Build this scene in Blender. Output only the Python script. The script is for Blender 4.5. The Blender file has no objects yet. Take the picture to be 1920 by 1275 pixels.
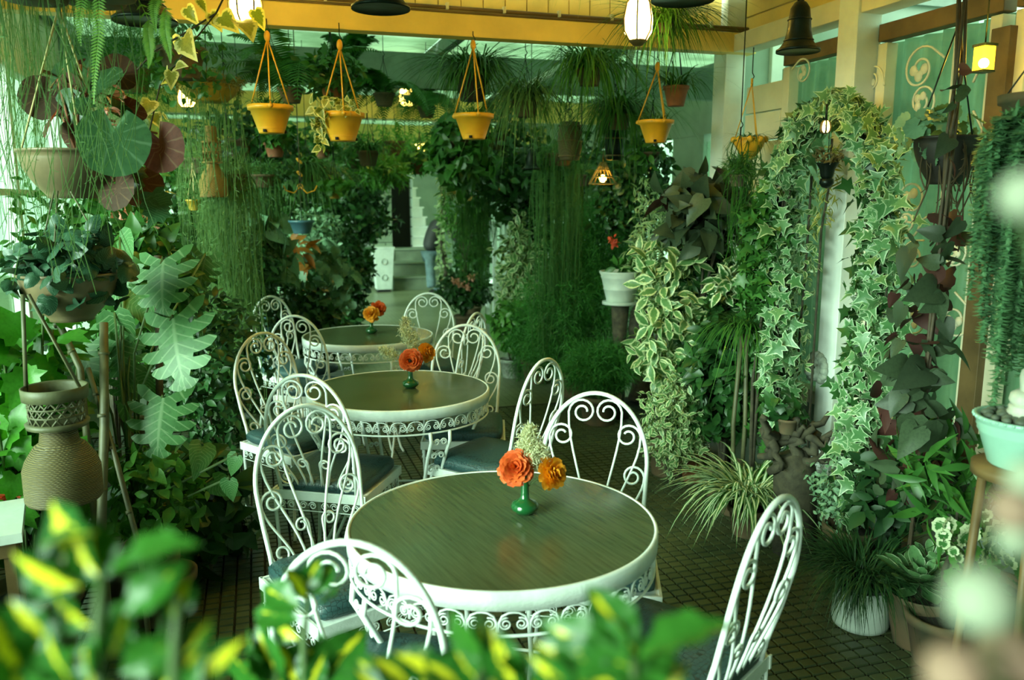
import bpy, math, random
import numpy as np
from mathutils import Vector, Matrix, noise as mnoise

scene = bpy.context.scene
C = scene.collection
PI = math.pi

# ---------------------------------------------------------------- camera
FPX, PITCH, YAW, CAMH = 1540.0, 0.169, 0.30, 1.675
cam = bpy.data.cameras.new('camera')
cam.sensor_width = 36.0
cam.lens = FPX / 1920.0 * 36.0
cam.clip_start = 0.05
cam.dof.use_dof = True
cam.dof.focus_distance = 3.3
cam.dof.aperture_fstop = 2.7
cam_o = bpy.data.objects.new('camera', cam)
C.objects.link(cam_o)
cam_o.location = (0, 0, CAMH)
cam_o.rotation_euler = (PI / 2 - PITCH, 0, -YAW)
scene.camera = cam_o

# ---------------------------------------------------------------- daylight and exposure
world = bpy.data.worlds.new('sky')
scene.world = world
world.use_nodes = True
wn = world.node_tree.nodes
bg = wn['Background']
bg.inputs[0].default_value = (0.56, 1.0, 0.64, 1)      # even overcast daylight
bg.inputs[1].default_value = 1.35
sun = bpy.data.lights.new('hazy_sun', 'SUN')               # hazy daylight through the left windows
sun.energy = 8.0; sun.angle = math.radians(35); sun.color = (.86, 1.0, .92)
sun_o = bpy.data.objects.new('hazy_sun', sun); C.objects.link(sun_o)
sun_o.rotation_euler = Vector((.80, .40, -.25)).to_track_quat('-Z', 'Y').to_euler()
scene.view_settings.view_transform = 'Standard'
scene.view_settings.look = 'None'
scene.view_settings.gamma = 1.0
scene.view_settings.use_curve_mapping = False
scene.view_settings.exposure = 0.68

# ---------------------------------------------------------------- pixel -> place
_cf = np.array([math.sin(YAW) * math.cos(PITCH), math.cos(YAW) * math.cos(PITCH), -math.sin(PITCH)])
_cr = np.array([math.cos(YAW), -math.sin(YAW), 0.0])
_cu = np.cross(_cr, _cf)
_co = np.array([0, 0, CAMH])
def _ray(x, y): return _cf * FPX + _cr * (x - 960) + _cu * (637.5 - y)
def atY(x, y, Y): d = _ray(x, y); return _co + d * (Y / d[1])          # seen point on the plane Y
def atX(x, y, X): d = _ray(x, y); return _co + d * (X / d[0])
def atZ(x, y, z): d = _ray(x, y); return _co + d * ((z - CAMH) / d[2])
def atD(x, y, D): d = _ray(x, y); return _co + d / FPX * D            # at depth D

# ---------------------------------------------------------------- mesh helpers
def mesh_np(name, V, F, UV=None, smooth=True):
    V = np.asarray(V, np.float32); n = len(V)
    me = bpy.data.meshes.new(name)
    if isinstance(F, np.ndarray):
        k = F.shape[1]; cnt = len(F)
        loops = F.astype(np.int32).ravel(); starts = np.arange(cnt, dtype=np.int32) * k
    else:
        loops = np.array([i for f in F for i in f], np.int32)
        ln = np.array([len(f) for f in F], np.int32); cnt = len(F)
        starts = np.concatenate([[0], np.cumsum(ln)[:-1]]).astype(np.int32)
    me.vertices.add(n); me.vertices.foreach_set('co', V.ravel())
    me.loops.add(len(loops)); me.loops.foreach_set('vertex_index', loops)
    me.polygons.add(cnt); me.polygons.foreach_set('loop_start', starts)
    me.polygons.foreach_set('use_smooth', np.full(cnt, smooth, bool))
    if UV is not None:
        uv = me.uv_layers.new(name='UVMap')
        uv.data.foreach_set('uv', np.asarray(UV, np.float32)[loops].ravel())
    me.update(calc_edges=True)
    return me

class MB:
    """collects shapes, then becomes one mesh"""
    def __init__(s): s.v = []; s.f = []; s.uv = []
    def add(s, vs, fs, uv=None):
        o = len(s.v)
        s.v += [tuple(map(float, v)) for v in vs]
        s.f += [tuple(i + o for i in f) for f in fs]
        s.uv += list(uv) if uv is not None else [(0.5, 0.5)] * len(vs)
        return s
    def box(s, c, d, rz=0.0, bev=0.0):
        x, y, z = d[0] / 2, d[1] / 2, d[2] / 2
        ca, sa = math.cos(rz), math.sin(rz)
        vs = []
        for k in (-1, 1):
            for (a, b) in ((-1, -1), (1, -1), (1, 1), (-1, 1)):
                px, py = a * x, b * y
                vs.append((c[0] + px * ca - py * sa, c[1] + px * sa + py * ca, c[2] + k * z))
        fs = [(3, 2, 1, 0), (4, 5, 6, 7), (0, 1, 5, 4), (1, 2, 6, 5), (2, 3, 7, 6), (3, 0, 4, 7)]
        return s.add(vs, fs)
    def bar(s, a, b, w, h):
        """rectangular bar from a to b"""
        a, b = Vector(a), Vector(b); t = (b - a).normalized()
        up = Vector((0, 0, 1)) if abs(t.z) < .95 else Vector((0, 1, 0))
        r = t.cross(up).normalized(); u = r.cross(t)
        vs = []
        for p in (a, b):
            for (i, j) in ((-1, -1), (1, -1), (1, 1), (-1, 1)):
                vs.append(p + r * i * w / 2 + u * j * h / 2)
        return s.add(vs, [(0, 1, 2, 3), (7, 6, 5, 4), (4, 5, 1, 0), (5, 6, 2, 1), (6, 7, 3, 2), (7, 4, 0, 3)])
    def tube(s, pts, r, n=6, closed=False, cap=True):
        P = [Vector(p) for p in pts]; m = len(P)
        rr = r if isinstance(r, (list, tuple, np.ndarray)) else [r] * m
        vs = []; prev = None
        for i, p in enumerate(P):
            if closed: t = P[(i + 1) % m] - P[i - 1]
            else: t = P[min(i + 1, m - 1)] - P[max(i - 1, 0)]
            if t.length < 1e-9: t = Vector((0, 0, 1))
            t.normalize()
            if prev is None:
                ref = Vector((0, 0, 1)) if abs(t.z) < .9 else Vector((1, 0, 0))
                a = t.cross(ref).normalized()
            else:
                a = prev - t * prev.dot(t)
                if a.length < 1e-6: a = t.orthogonal()
                a.normalize()
            prev = a; b = t.cross(a)
            for k in range(n):
                g = 2 * PI * k / n
                vs.append(p + (a * math.cos(g) + b * math.sin(g)) * rr[i])
        fs = []
        for i in range(m if closed else m - 1):
            j = (i + 1) % m
            for k in range(n):
                q = (k + 1) % n
                fs.append((i * n + k, i * n + q, j * n + q, j * n + k))
        if cap and not closed:
            fs.append(tuple(range(n - 1, -1, -1))); fs.append(tuple((m - 1) * n + k for k in range(n)))
        return s.add(vs, fs)
    def lathe(s, prof, n=28, c=(0, 0, 0), sx=1.0, sy=1.0, wob=None):
        vs = []; uv = []
        for i, (r, z) in enumerate(prof):
            for k in range(n):
                g = 2 * PI * k / n; q = r * (1 + (wob(g, z) if wob else 0))
                vs.append((c[0] + q * math.cos(g) * sx, c[1] + q * math.sin(g) * sy, c[2] + z)); uv.append((k / n, i / len(prof)))
        fs = []
        for i in range(len(prof) - 1):
            for k in range(n):
                q = (k + 1) % n
                fs.append((i * n + k, i * n + q, (i + 1) * n + q, (i + 1) * n + k))
        if prof[0][0] > 1e-6: fs.append(tuple(range(n - 1, -1, -1)))
        if prof[-1][0] > 1e-6: fs.append(tuple((len(prof) - 1) * n + k for k in range(n)))
        return s.add(vs, fs, uv)
    def ball(s, c, r, n=10, m=7, sq=(1, 1, 1)):
        vs = []; fs = []
        for i in range(m + 1):
            t = PI * i / m
            for k in range(n):
                g = 2 * PI * k / n
                vs.append((c[0] + r * sq[0] * math.sin(t) * math.cos(g), c[1] + r * sq[1] * math.sin(t) * math.sin(g), c[2] + r * sq[2] * math.cos(t)))
        for i in range(m):
            for k in range(n):
                q = (k + 1) % n
                fs.append((i * n + k, (i + 1) * n + k, (i + 1) * n + q, i * n + q))
        return s.add(vs, fs)
    def shift(s, d):
        s.v = [(a + d[0], b + d[1], c + d[2]) for a, b, c in s.v]; return s
    def mesh(s, name, smooth=True): return mesh_np(name, s.v, s.f, s.uv, smooth)
    def build(s, name, mat, parent=None, smooth=True, **kw):
        return put(name, s.mesh(name, smooth), mat, parent, **kw)

def put(name, me, mat, parent=None, M=None, loc=None, label=None, cat=None, group=None, kind=None, bevel=0):
    o = bpy.data.objects.new(name, me); C.objects.link(o)
    if mat is not None and me is not None and len(me.materials) == 0: me.materials.append(mat)
    if parent is not None: o.parent = parent
    if M is not None: o.matrix_basis = M
    if loc is not None: o.location = tuple(map(float, loc))
    tag(o, label, cat, group, kind)
    if bevel:
        b = o.modifiers.new('bevel', 'BEVEL'); b.width = bevel; b.segments = 2; b.limit_method = 'ANGLE'
    return o
def tag(o, label=None, cat=None, group=None, kind=None):
    if label: o['label'] = label
    if cat: o['category'] = cat
    if group: o['group'] = group
    if kind: o['kind'] = kind
    return o
def thing(name, label, cat, loc=(0, 0, 0), rz=0.0, group=None):
    o = bpy.data.objects.new(name, None); C.objects.link(o)
    o.empty_display_size = .05
    o.location = tuple(map(float, loc)); o.rotation_euler = (0, 0, rz)
    return tag(o, label, cat, group)
def copy_thing(root, loc, rz, label, group=None):
    r = root.copy(); C.objects.link(r); r.location = tuple(map(float, loc)); r.rotation_euler = (0, 0, rz)
    r['label'] = label
    if group: r['group'] = group
    for ch in list(root.children):
        c = ch.copy(); C.objects.link(c); c.parent = r
        for g in list(ch.children):
            d = g.copy(); C.objects.link(d); d.parent = c
    return r

# ---------------------------------------------------------------- materials
MAT = {}
def nmat(name):
    m = bpy.data.materials.new(name); m.use_nodes = True; MAT[name] = m
    return m, m.node_tree.nodes, m.node_tree.links, m.node_tree.nodes['Principled BSDF']
def mixc(N, L, fac, a, b, mode='MIX'):
    x = N.new('ShaderNodeMix'); x.data_type = 'RGBA'; x.blend_type = mode
    for sock, val in ((x.inputs[0], fac), (x.inputs[6], a), (x.inputs[7], b)):
        if hasattr(val, 'links'): L.new(val, sock)
        elif isinstance(val, (int, float)): sock.default_value = val
        else: sock.default_value = (*val[:3], 1)
    return x.outputs[2]
def ramp(N, L, src, p0, p1, lo=0.0, hi=1.0):
    r = N.new('ShaderNodeMapRange'); r.inputs[1].default_value = p0; r.inputs[2].default_value = p1
    r.inputs[3].default_value = lo; r.inputs[4].default_value = hi
    L.new(src, r.inputs[0]); return r.outputs[0]
def math_(N, L, op, a, b=None):
    m = N.new('ShaderNodeMath'); m.operation = op
    for i, v in enumerate((a, b)):
        if v is None: continue
        if hasattr(v, 'links'): L.new(v, m.inputs[i])
        else: m.inputs[i].default_value = v
    return m.outputs[0]
def noise_(N, L, scale, detail=4, vec=None, rough=.55):
    t = N.new('ShaderNodeTexNoise'); t.inputs['Scale'].default_value = scale; t.inputs['Detail'].default_value = detail
    t.inputs['Roughness'].default_value = rough
    if vec is not None: L.new(vec, t.inputs['Vector'])
    return t.outputs[0]
def coord(N, which='Object'): return N.new('ShaderNodeTexCoord').outputs[which]
def bump(N, L, b, h, strength=.3, dist=.01):
    n = N.new('ShaderNodeBump'); n.inputs['Strength'].default_value = strength; n.inputs['Distance'].default_value = dist
    L.new(h, n.inputs['Height']); L.new(n.outputs[0], b.inputs['Normal'])

def plain(name, col, rough=.5, metal=0.0, var=.18, scale=9.0, col2=None, bstr=.15, bscale=60, spec=.5, coat=0):
    m, N, L, b = nmat(name)
    v = coord(N)
    n1 = noise_(N, L, scale, 5, v)
    c2 = col2 if col2 else tuple(c * (1 - var * 2) for c in col)
    L.new(mixc(N, L, ramp(N, L, n1, .35, .7), col, c2), b.inputs['Base Color'])
    b.inputs['Roughness'].default_value = rough; b.inputs['Metallic'].default_value = metal
    b.inputs['Specular IOR Level'].default_value = spec; b.inputs['Coat Weight'].default_value = coat
    if bstr: bump(N, L, b, noise_(N, L, bscale, 3, v), bstr, .004)
    return m

def leaf_mat(name, col, col2, margin=None, centre=None, vein=None, trans=.25, rough=.38, back=None, mlo=.62, clo=.45, spec=.4, crand=0.0, vslant=.35):
    """leaf: colour varies from leaf to leaf; u runs across the blade (0.5 = midrib), v along it"""
    def deep(c): return (c[0] * .62, c[1] * .80, c[2] * .62) if c and c[1] > c[0] * 1.15 else c
    col, col2 = deep(col), deep(col2)
    m, N, L, b = nmat(name)
    uv = N.new('ShaderNodeUVMap'); sep = N.new('ShaderNodeSeparateXYZ'); L.new(uv.outputs[0], sep.inputs[0])
    e = math_(N, L, 'ABSOLUTE', math_(N, L, 'SUBTRACT', math_(N, L, 'MULTIPLY', sep.outputs[0], 2.0), 1.0))
    g = N.new('ShaderNodeNewGeometry'); oi = N.new('ShaderNodeObjectInfo')
    rnd = math_(N, L, 'FRACT', math_(N, L, 'ADD', g.outputs['Random Per Island'], oi.outputs['Random']))
    n1 = noise_(N, L, 14, 3, coord(N))
    c = mixc(N, L, rnd, col, col2)
    dark = tuple(x * .55 for x in col)
    c = mixc(N, L, ramp(N, L, n1, .45, .75, 0, .5), c, dark)
    n2 = noise_(N, L, 5, 3, uv.outputs[0])
    if centre:
        f = math_(N, L, 'ADD', math_(N, L, 'ADD', e, ramp(N, L, n2, .3, .7, -.25, .25)), math_(N, L, 'MULTIPLY', rnd, crand))
        c = mixc(N, L, ramp(N, L, f, clo + .06, clo - .06), c, centre)
    if margin:
        f = math_(N, L, 'ADD', e, ramp(N, L, n2, .3, .7, -.18, .18))
        c = mixc(N, L, ramp(N, L, f, mlo - .05, mlo + .05), c, margin)
    if vein:
        w = N.new('ShaderNodeTexWave'); w.inputs['Scale'].default_value = 2.2; w.bands_direction = 'Y'
        mp = N.new('ShaderNodeCombineXYZ'); L.new(math_(N, L, 'SUBTRACT', sep.outputs[1], math_(N, L, 'MULTIPLY', e, vslant)), mp.inputs[1])
        L.new(mp.outputs[0], w.inputs['Vector'])
        f = math_(N, L, 'MAXIMUM', ramp(N, L, w.outputs[1], .88, 1), ramp(N, L, e, .07, .02))
        c = mixc(N, L, math_(N, L, 'MULTIPLY', f, .7), c, vein)
    if back: c = mixc(N, L, g.outputs['Backfacing'], c, back)
    L.new(c, b.inputs['Base Color']); b.inputs['Roughness'].default_value = rough
    b.inputs['Specular IOR Level'].default_value = spec
    if trans:
        t = N.new('ShaderNodeBsdfTranslucent'); ms = N.new('ShaderNodeMixShader'); ms.inputs[0].default_value = trans
        L.new(mixc(N, L, 1.0, c, (.95, 1.0, .35), 'MULTIPLY'), t.inputs[0])
        L.new(b.outputs[0], ms.inputs[1]); L.new(t.outputs[0], ms.inputs[2])
        L.new(ms.outputs[0], N['Material Output'].inputs[0])
    return m

def emit(name, col, strength, tex=None):
    m, N, L, b = nmat(name)
    b.inputs['Base Color'].default_value = (*col, 1)
    b.inputs['Emission Color'].default_value = (*col, 1); b.inputs['Emission Strength'].default_value = strength
    return m

white = plain('white_painted_iron', (.80, .86, .82), .33, var=.06, scale=25, bstr=.25, bscale=120)
dark_iron = plain('dark_bell_iron', (.012, .022, .016), .38, .6, var=.3, scale=14, bstr=.3, bscale=50)
cream = plain('cream_paint', (.74, .70, .50), .5, var=.10, scale=4, bstr=.15, bscale=40)
lamp_cream = plain('lamp_tinted_cream', (.80, .58, .15), .5, var=.10, scale=4, bstr=.15, bscale=40)  # cream paint with the lamps' yellow glow put into its colour
post_white = plain('white_post_paint', (.70, .76, .70), .5, var=.10, scale=5, bstr=.12, bscale=40)
grey_wood = plain('grey_green_wood', (.20, .27, .22), .65, var=.2, scale=6)
brown_wood = plain('brown_window_wood', (.16, .10, .035), .55, var=.22, scale=7)
bamboo = plain('bamboo_cane', (.11, .11, .05), .55, var=.25, scale=12)
bark = plain('bark', (.065, .058, .032), .85, var=.35, scale=20, bstr=.8, bscale=45)
stemg = plain('green_stem', (.07, .13, .03), .6, var=.2, scale=20, bstr=0)
stemb = plain('brown_stem', (.075, .055, .03), .7, var=.2, scale=20, bstr=0)
terra = plain('terracotta', (.30, .105, .042), .8, var=.22, scale=10, col2=(.16, .075, .04))
terra_d = plain('weathered_terracotta', (.13, .082, .04), .85, var=.3, scale=8, col2=(.055, .06, .03))
clay_b = plain('brown_glazed_clay', (.20, .145, .075), .42, var=.2, scale=5, col2=(.10, .08, .045))
yellow_p = plain('yellow_plastic', (.72, .36, .018), .38, var=.08, scale=8, bstr=.05)
ochre_p = plain('ochre_plastic', (.40, .26, .02), .5, var=.15, scale=8, bstr=.05)
white_c = plain('white_ceramic', (.55, .63, .56), .4, var=.12, scale=6)
aqua_c = plain('aqua_ceramic', (.34, .60, .49), .3, var=.10, scale=7, bstr=.12, bscale=35)
blue_c = plain('blue_ceramic', (.075, .19, .24), .35, var=.2, scale=7)
green_g = plain('green_glazed_ceramic', (.008, .085, .022), .08, var=.1, scale=6, bstr=0, coat=.6)
stone_w = plain('pale_carved_stone', (.60, .62, .52), .7, var=.15, scale=18, bstr=.3, bscale=70)
stone_g = plain('grey_carved_stone', (.36, .41, .34), .8, var=.25, scale=25, bstr=.4)
pebble = plain('grey_green_pebble', (.13, .16, .115), .6, var=.3, scale=14)
soil = plain('potting_soil', (.022, .018, .010), .95, var=.3, scale=60, bstr=.8, bscale=120)
wall_p = plain('green_grey_plaster', (.25, .33, .26), .8, var=.12, scale=3)
brick_m = plain('painted_block', (.22, .30, .20), .8, var=.2, scale=5)
mortar = plain('block_joint', (.07, .10, .065), .9, var=.2)
black = plain('black_interior', (.004, .006, .004), .9, bstr=0)
grout = plain('floor_grout', (.012, .016, .010), .9, var=.3, scale=15)
concrete = plain('pale_concrete', (.20, .26, .18), .6, var=.15, scale=3)
step_m = plain('step_stone', (.16, .21, .14), .7, var=.2, scale=4)
denim = plain('denim', (.10, .17, .18), .85, var=.25, scale=9)
jacket = plain('dark_jacket', (.010, .014, .013), .7, var=.2, scale=12)
skin = plain('skin', (.22, .13, .075), .6, var=.05, bstr=0)
hairm = plain('black_hair', (.006, .006, .005), .6, bstr=0)
rope_m = plain('pale_cord', (.50, .42, .18), .7, bstr=0)
chain_m = plain('dark_chain', (.02, .025, .02), .5, .5, bstr=0)

def tabletop_mat():
    m, N, L, b = nmat('wood_laminate')
    mp = N.new('ShaderNodeMapping'); mp.inputs['Scale'].default_value = (2.2, 38, 2.2); mp.inputs['Rotation'].default_value = (0, 0, .45)
    L.new(coord(N), mp.inputs[0])
    n1 = noise_(N, L, 2.4, 7, mp.outputs[0], .65)
    n2 = noise_(N, L, 3.0, 4, coord(N))
    c = mixc(N, L, ramp(N, L, n1, .38, .66), (.082, .115, .054), (.040, .062, .030))
    c = mixc(N, L, ramp(N, L, n2, .4, .7, 0, .45), c, (.085, .10, .042))
    L.new(c, b.inputs['Base Color'])
    L.new(ramp(N, L, n2, .3, .7, .15, .28), b.inputs['Roughness'])
    b.inputs['Specular IOR Level'].default_value = .55
    bump(N, L, b, n1, .08, .002)
    return m
wood_top = tabletop_mat()
def cushion_mat():
    m, N, L, b = nmat('teal_vinyl')
    mp = N.new('ShaderNodeMapping'); mp.inputs['Rotation'].default_value = (0, 0, .1); L.new(coord(N), mp.inputs[0])
    v = N.new('ShaderNodeTexVoronoi'); v.feature = 'DISTANCE_TO_EDGE'; v.inputs['Scale'].default_value = 62; v.inputs['Randomness'].default_value = .45
    L.new(mp.outputs[0], v.inputs['Vector'])
    f = ramp(N, L, v.outputs[0], .0, .09)
    L.new(mixc(N, L, f, (.006, .020, .020), (.026, .072, .074)), b.inputs['Base Color'])
    b.inputs['Roughness'].default_value = .42
    bump(N, L, b, f, .35, .003)
    return m
cushion_m = cushion_mat()
def tile_mat(name, bx):
    m, N, L, b = nmat(name)
    oi = N.new('ShaderNodeObjectInfo'); g = N.new('ShaderNodeNewGeometry')
    r = math_(N, L, 'FRACT', math_(N, L, 'ADD', g.outputs['Random Per Island'], oi.outputs['Random']))
    c = mixc(N, L, r, (.064, .085, .036), (.038, .055, .025))
    n = noise_(N, L, 2.2, 5, g.outputs['Position'])
    c = mixc(N, L, ramp(N, L, n, .4, .7, 0, .6), c, (.085, .088, .032))
    L.new(c, b.inputs['Base Color']); b.inputs['Roughness'].default_value = .42
    bump(N, L, b, noise_(N, L, 40, 3, g.outputs['Position']), .15, .003)
    return m
tile_m = tile_mat('mosaic_tile', 0)
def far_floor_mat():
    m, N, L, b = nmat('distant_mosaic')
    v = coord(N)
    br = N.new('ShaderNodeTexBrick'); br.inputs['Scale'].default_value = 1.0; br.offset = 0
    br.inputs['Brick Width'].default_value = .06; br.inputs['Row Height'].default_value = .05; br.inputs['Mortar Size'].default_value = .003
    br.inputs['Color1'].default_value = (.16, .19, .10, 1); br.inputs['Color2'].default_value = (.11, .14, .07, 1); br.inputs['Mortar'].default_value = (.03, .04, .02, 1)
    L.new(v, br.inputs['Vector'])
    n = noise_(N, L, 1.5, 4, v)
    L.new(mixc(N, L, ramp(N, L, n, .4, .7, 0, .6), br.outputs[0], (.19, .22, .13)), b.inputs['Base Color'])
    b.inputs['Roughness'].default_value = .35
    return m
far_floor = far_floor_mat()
def glass_mat():
    m, N, L, b = nmat('window_glass')
    t = N.new('ShaderNodeBsdfTransparent'); t.inputs[0].default_value = (.88, .97, .90, 1)
    gl = N.new('ShaderNodeBsdfGlossy'); gl.inputs['Roughness'].default_value = .03
    ms = N.new('ShaderNodeMixShader'); fr = N.new('ShaderNodeLayerWeight'); fr.inputs[0].default_value = .5
    L.new(ramp(N, L, math_(N, L, 'POWER', fr.outputs[1], 4.0), 0, 1, .03, .55), ms.inputs[0]); L.new(t.outputs[0], ms.inputs[1]); L.new(gl.outputs[0], ms.inputs[2])
    L.new(ms.outputs[0], N['Material Output'].inputs[0])
    return m
glass = glass_mat()
def frosted_mat():
    m, N, L, b = nmat('frosted_roof_sheet')
    t = N.new('ShaderNodeBsdfTranslucent'); d = N.new('ShaderNodeBsdfDiffuse'); ms = N.new('ShaderNodeMixShader'); ms.inputs[0].default_value = .7
    n = noise_(N, L, 2.5, 5, coord(N))
    c = mixc(N, L, ramp(N, L, n, .4, .75), (.62, .74, .60), (.36, .46, .34))
    L.new(c, t.inputs[0]); L.new(c, d.inputs[0]); L.new(d.outputs[0], ms.inputs[1]); L.new(t.outputs[0], ms.inputs[2])
    L.new(ms.outputs[0], N['Material Output'].inputs[0])
    return m
frosted = frosted_mat()
def curtain_mat():
    m, N, L, b = nmat('sheer_curtain')
    t = N.new('ShaderNodeBsdfTranslucent'); d = N.new('ShaderNodeBsdfDiffuse'); ms = N.new('ShaderNodeMixShader'); ms.inputs[0].default_value = .35
    c = mixc(N, L, ramp(N, L, noise_(N, L, 5, 4, coord(N)), .4, .7), (.30, .40, .31), (.22, .31, .23))
    L.new(c, t.inputs[0]); L.new(c, d.inputs[0]); L.new(d.outputs[0], ms.inputs[1]); L.new(t.outputs[0], ms.inputs[2])
    L.new(ms.outputs[0], N['Material Output'].inputs[0])
    return m
curtain = curtain_mat()
def wicker_mat(name, c1, c2):
    m, N, L, b = nmat(name)
    w = N.new('ShaderNodeTexWave'); w.inputs['Scale'].default_value = 55; w.bands_direction = 'Z'; w.inputs['Distortion'].default_value = 2.5; w.inputs['Detail'].default_value = 2
    L.new(coord(N), w.inputs['Vector'])
    w2 = N.new('ShaderNodeTexWave'); w2.inputs['Scale'].default_value = 40; w2.bands_direction = 'DIAGONAL'; L.new(coord(N), w2.inputs['Vector'])
    f = math_(N, L, 'MULTIPLY', w.outputs[1], ramp(N, L, w2.outputs[1], 0, 1, .6, 1))
    L.new(mixc(N, L, f, c2, c1), b.inputs['Base Color']); b.inputs['Roughness'].default_value = .6
    bump(N, L, b, f, .6, .006)
    return m
wicker = wicker_mat('woven_cane', (.20, .15, .05), (.05, .042, .018))
wicker_y = wicker_mat('golden_woven_cane', (.42, .27, .05), (.14, .085, .02))

# ---------------------------------------------------------------- leaf shapes (length 1 along +Y, face +Z)
def tri(F):
    out = []
    for f in F:
        for i in range(1, len(f) - 1): out.append((f[0], f[i], f[i + 1]))
    return np.array(out, np.int32)
def strip_leaf(widths, cup=.25, droop=.25, across=2, wave=0.0):
    """blade from base to tip, widths = half widths"""
    m = len(widths); V = []; UV = []; F = []
    k = across + 1
    for i, w in enumerate(widths):
        y = i / (m - 1)
        for j in range(k):
            u = j / (k - 1); x = (u * 2 - 1) * w
            z = cup * abs(x) - droop * y * y + wave * w * math.sin(i * 2.4 + j) * abs(u * 2 - 1)
            V.append((x, y * (1 - .18 * droop * y), z)); UV.append((u, y))
    for i in range(m - 1):
        for j in range(k - 1):
            a = i * k + j; F.append((a, a + 1, a + k + 1, a + k))
    return np.array(V, float), tri(F), np.array(UV)
def fan_leaf(outline, centre=(0, .25), rings=(.7, 1.0), cup=.15, ripple=0.0, droop=.15, cone=0.0, radial=0):
    """lobed or round leaf: outline points around a centre"""
    n = len(outline); V = [(centre[0], centre[1], 0)]; UV = [(.5, centre[1])]; F = []
    for r in rings:
        for i, (x, y) in enumerate(outline):
            px = centre[0] + (x - centre[0]) * r; py = centre[1] + (y - centre[1]) * r
            d = math.hypot(px - centre[0], py - centre[1])
            z = cup * abs(px) - droop * max(py, 0) ** 2 + ripple * d * (1 if i % 2 else -1) + cone * d
            V.append((px, py, z)); UV.append((.5 + .5 * r, radial * i / n if radial else max(0, min(1, y))))
    for i in range(n): F.append((0, 1 + i, 1 + (i + 1) % n))
    for q in range(len(rings) - 1):
        a = 1 + q * n; b = a + n
        for i in range(n):
            j = (i + 1) % n; F.append((a + i, b + i, b + j, a + j))
    return np.array(V, float), tri(F), np.array(UV)
def polar(rs, a0=-90, sym=True):
    pts = []
    n = len(rs)
    for i, r in enumerate(rs):
        a = math.radians(a0 + 360 * i / n); pts.append((r * math.cos(a), .30 + r * math.sin(a)))
    return pts
P_oval = strip_leaf([.02, .16, .24, .22, .13, .01])
P_oval_hi = strip_leaf([.02, .11, .21, .275, .30, .29, .25, .18, .09, .005], cup=.35, droop=.25, across=4, wave=.15)
P_lance = strip_leaf([.015, .075, .10, .085, .04, .005], droop=.4)
P_small = strip_leaf([.03, .24, .20, .01], droop=.2)
P_heart = fan_leaf([(0, -.03), (.16, -.14), (.34, -.04), (.40, .18), (.30, .48), (.14, .78), (0, 1.0), (-.14, .78), (-.30, .48), (-.40, .18), (-.34, -.04), (-.16, -.14)], (0, .2), (.55, 1), cup=.18, droop=.3)
P_ivy = fan_leaf([(0, 0), (.13, -.12), (.42, -.10), (.26, .14), (.60, .34), (.25, .46), (.16, .62), (0, 1.05), (-.16, .62), (-.25, .46), (-.60, .34), (-.26, .14), (-.42, -.10), (-.13, -.12)], (0, .25), (.72, 1), cup=.12, droop=.25)
P_ivy_lo = fan_leaf([(0, 0), (.42, -.10), (.26, .16), (.58, .34), (.2, .5), (0, 1.05), (-.2, .5), (-.58, .34), (-.26, .16), (-.42, -.10)], (0, .25), (.7, 1,), cup=.12, droop=.25)
def scallop(n, amp, k): return polar([.5 * (1 + amp * math.cos(k * 2 * PI * i / n)) * (.35 if i == 0 else 1) for i in range(n)])
P_geran = fan_leaf(scallop(24, .07, 8), (0, .18), (.6, 1), cup=.1, ripple=.08, droop=.1, cone=.12)
P_grape = fan_leaf([(0, .02), (.2, -.12), (.40, -.06), (.36, .12), (.58, .30), (.42, .44), (.40, .66), (.2, .66), (0, 1.0), (-.2, .66), (-.40, .66), (-.42, .44), (-.58, .30), (-.36, .12), (-.40, -.06), (-.2, -.12)], (0, .28), (.6, 1), cup=.15, droop=.3, ripple=.03)
P_round = fan_leaf(scallop(20, .02, 5), (.05, .22), (.35, .7, 1), cup=.05, ripple=.02, droop=.28, cone=.10, radial=1.45)
P_pep = fan_leaf([(0, -.02), (.2, -.12), (.38, 0), (.42, .3), (.32, .62), (.14, .86), (0, .95), (-.14, .86), (-.32, .62), (-.42, .3), (-.38, 0), (-.2, -.12)], (0, .3), (.5, 1), cup=-.25, droop=.35, ripple=.05)
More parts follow.
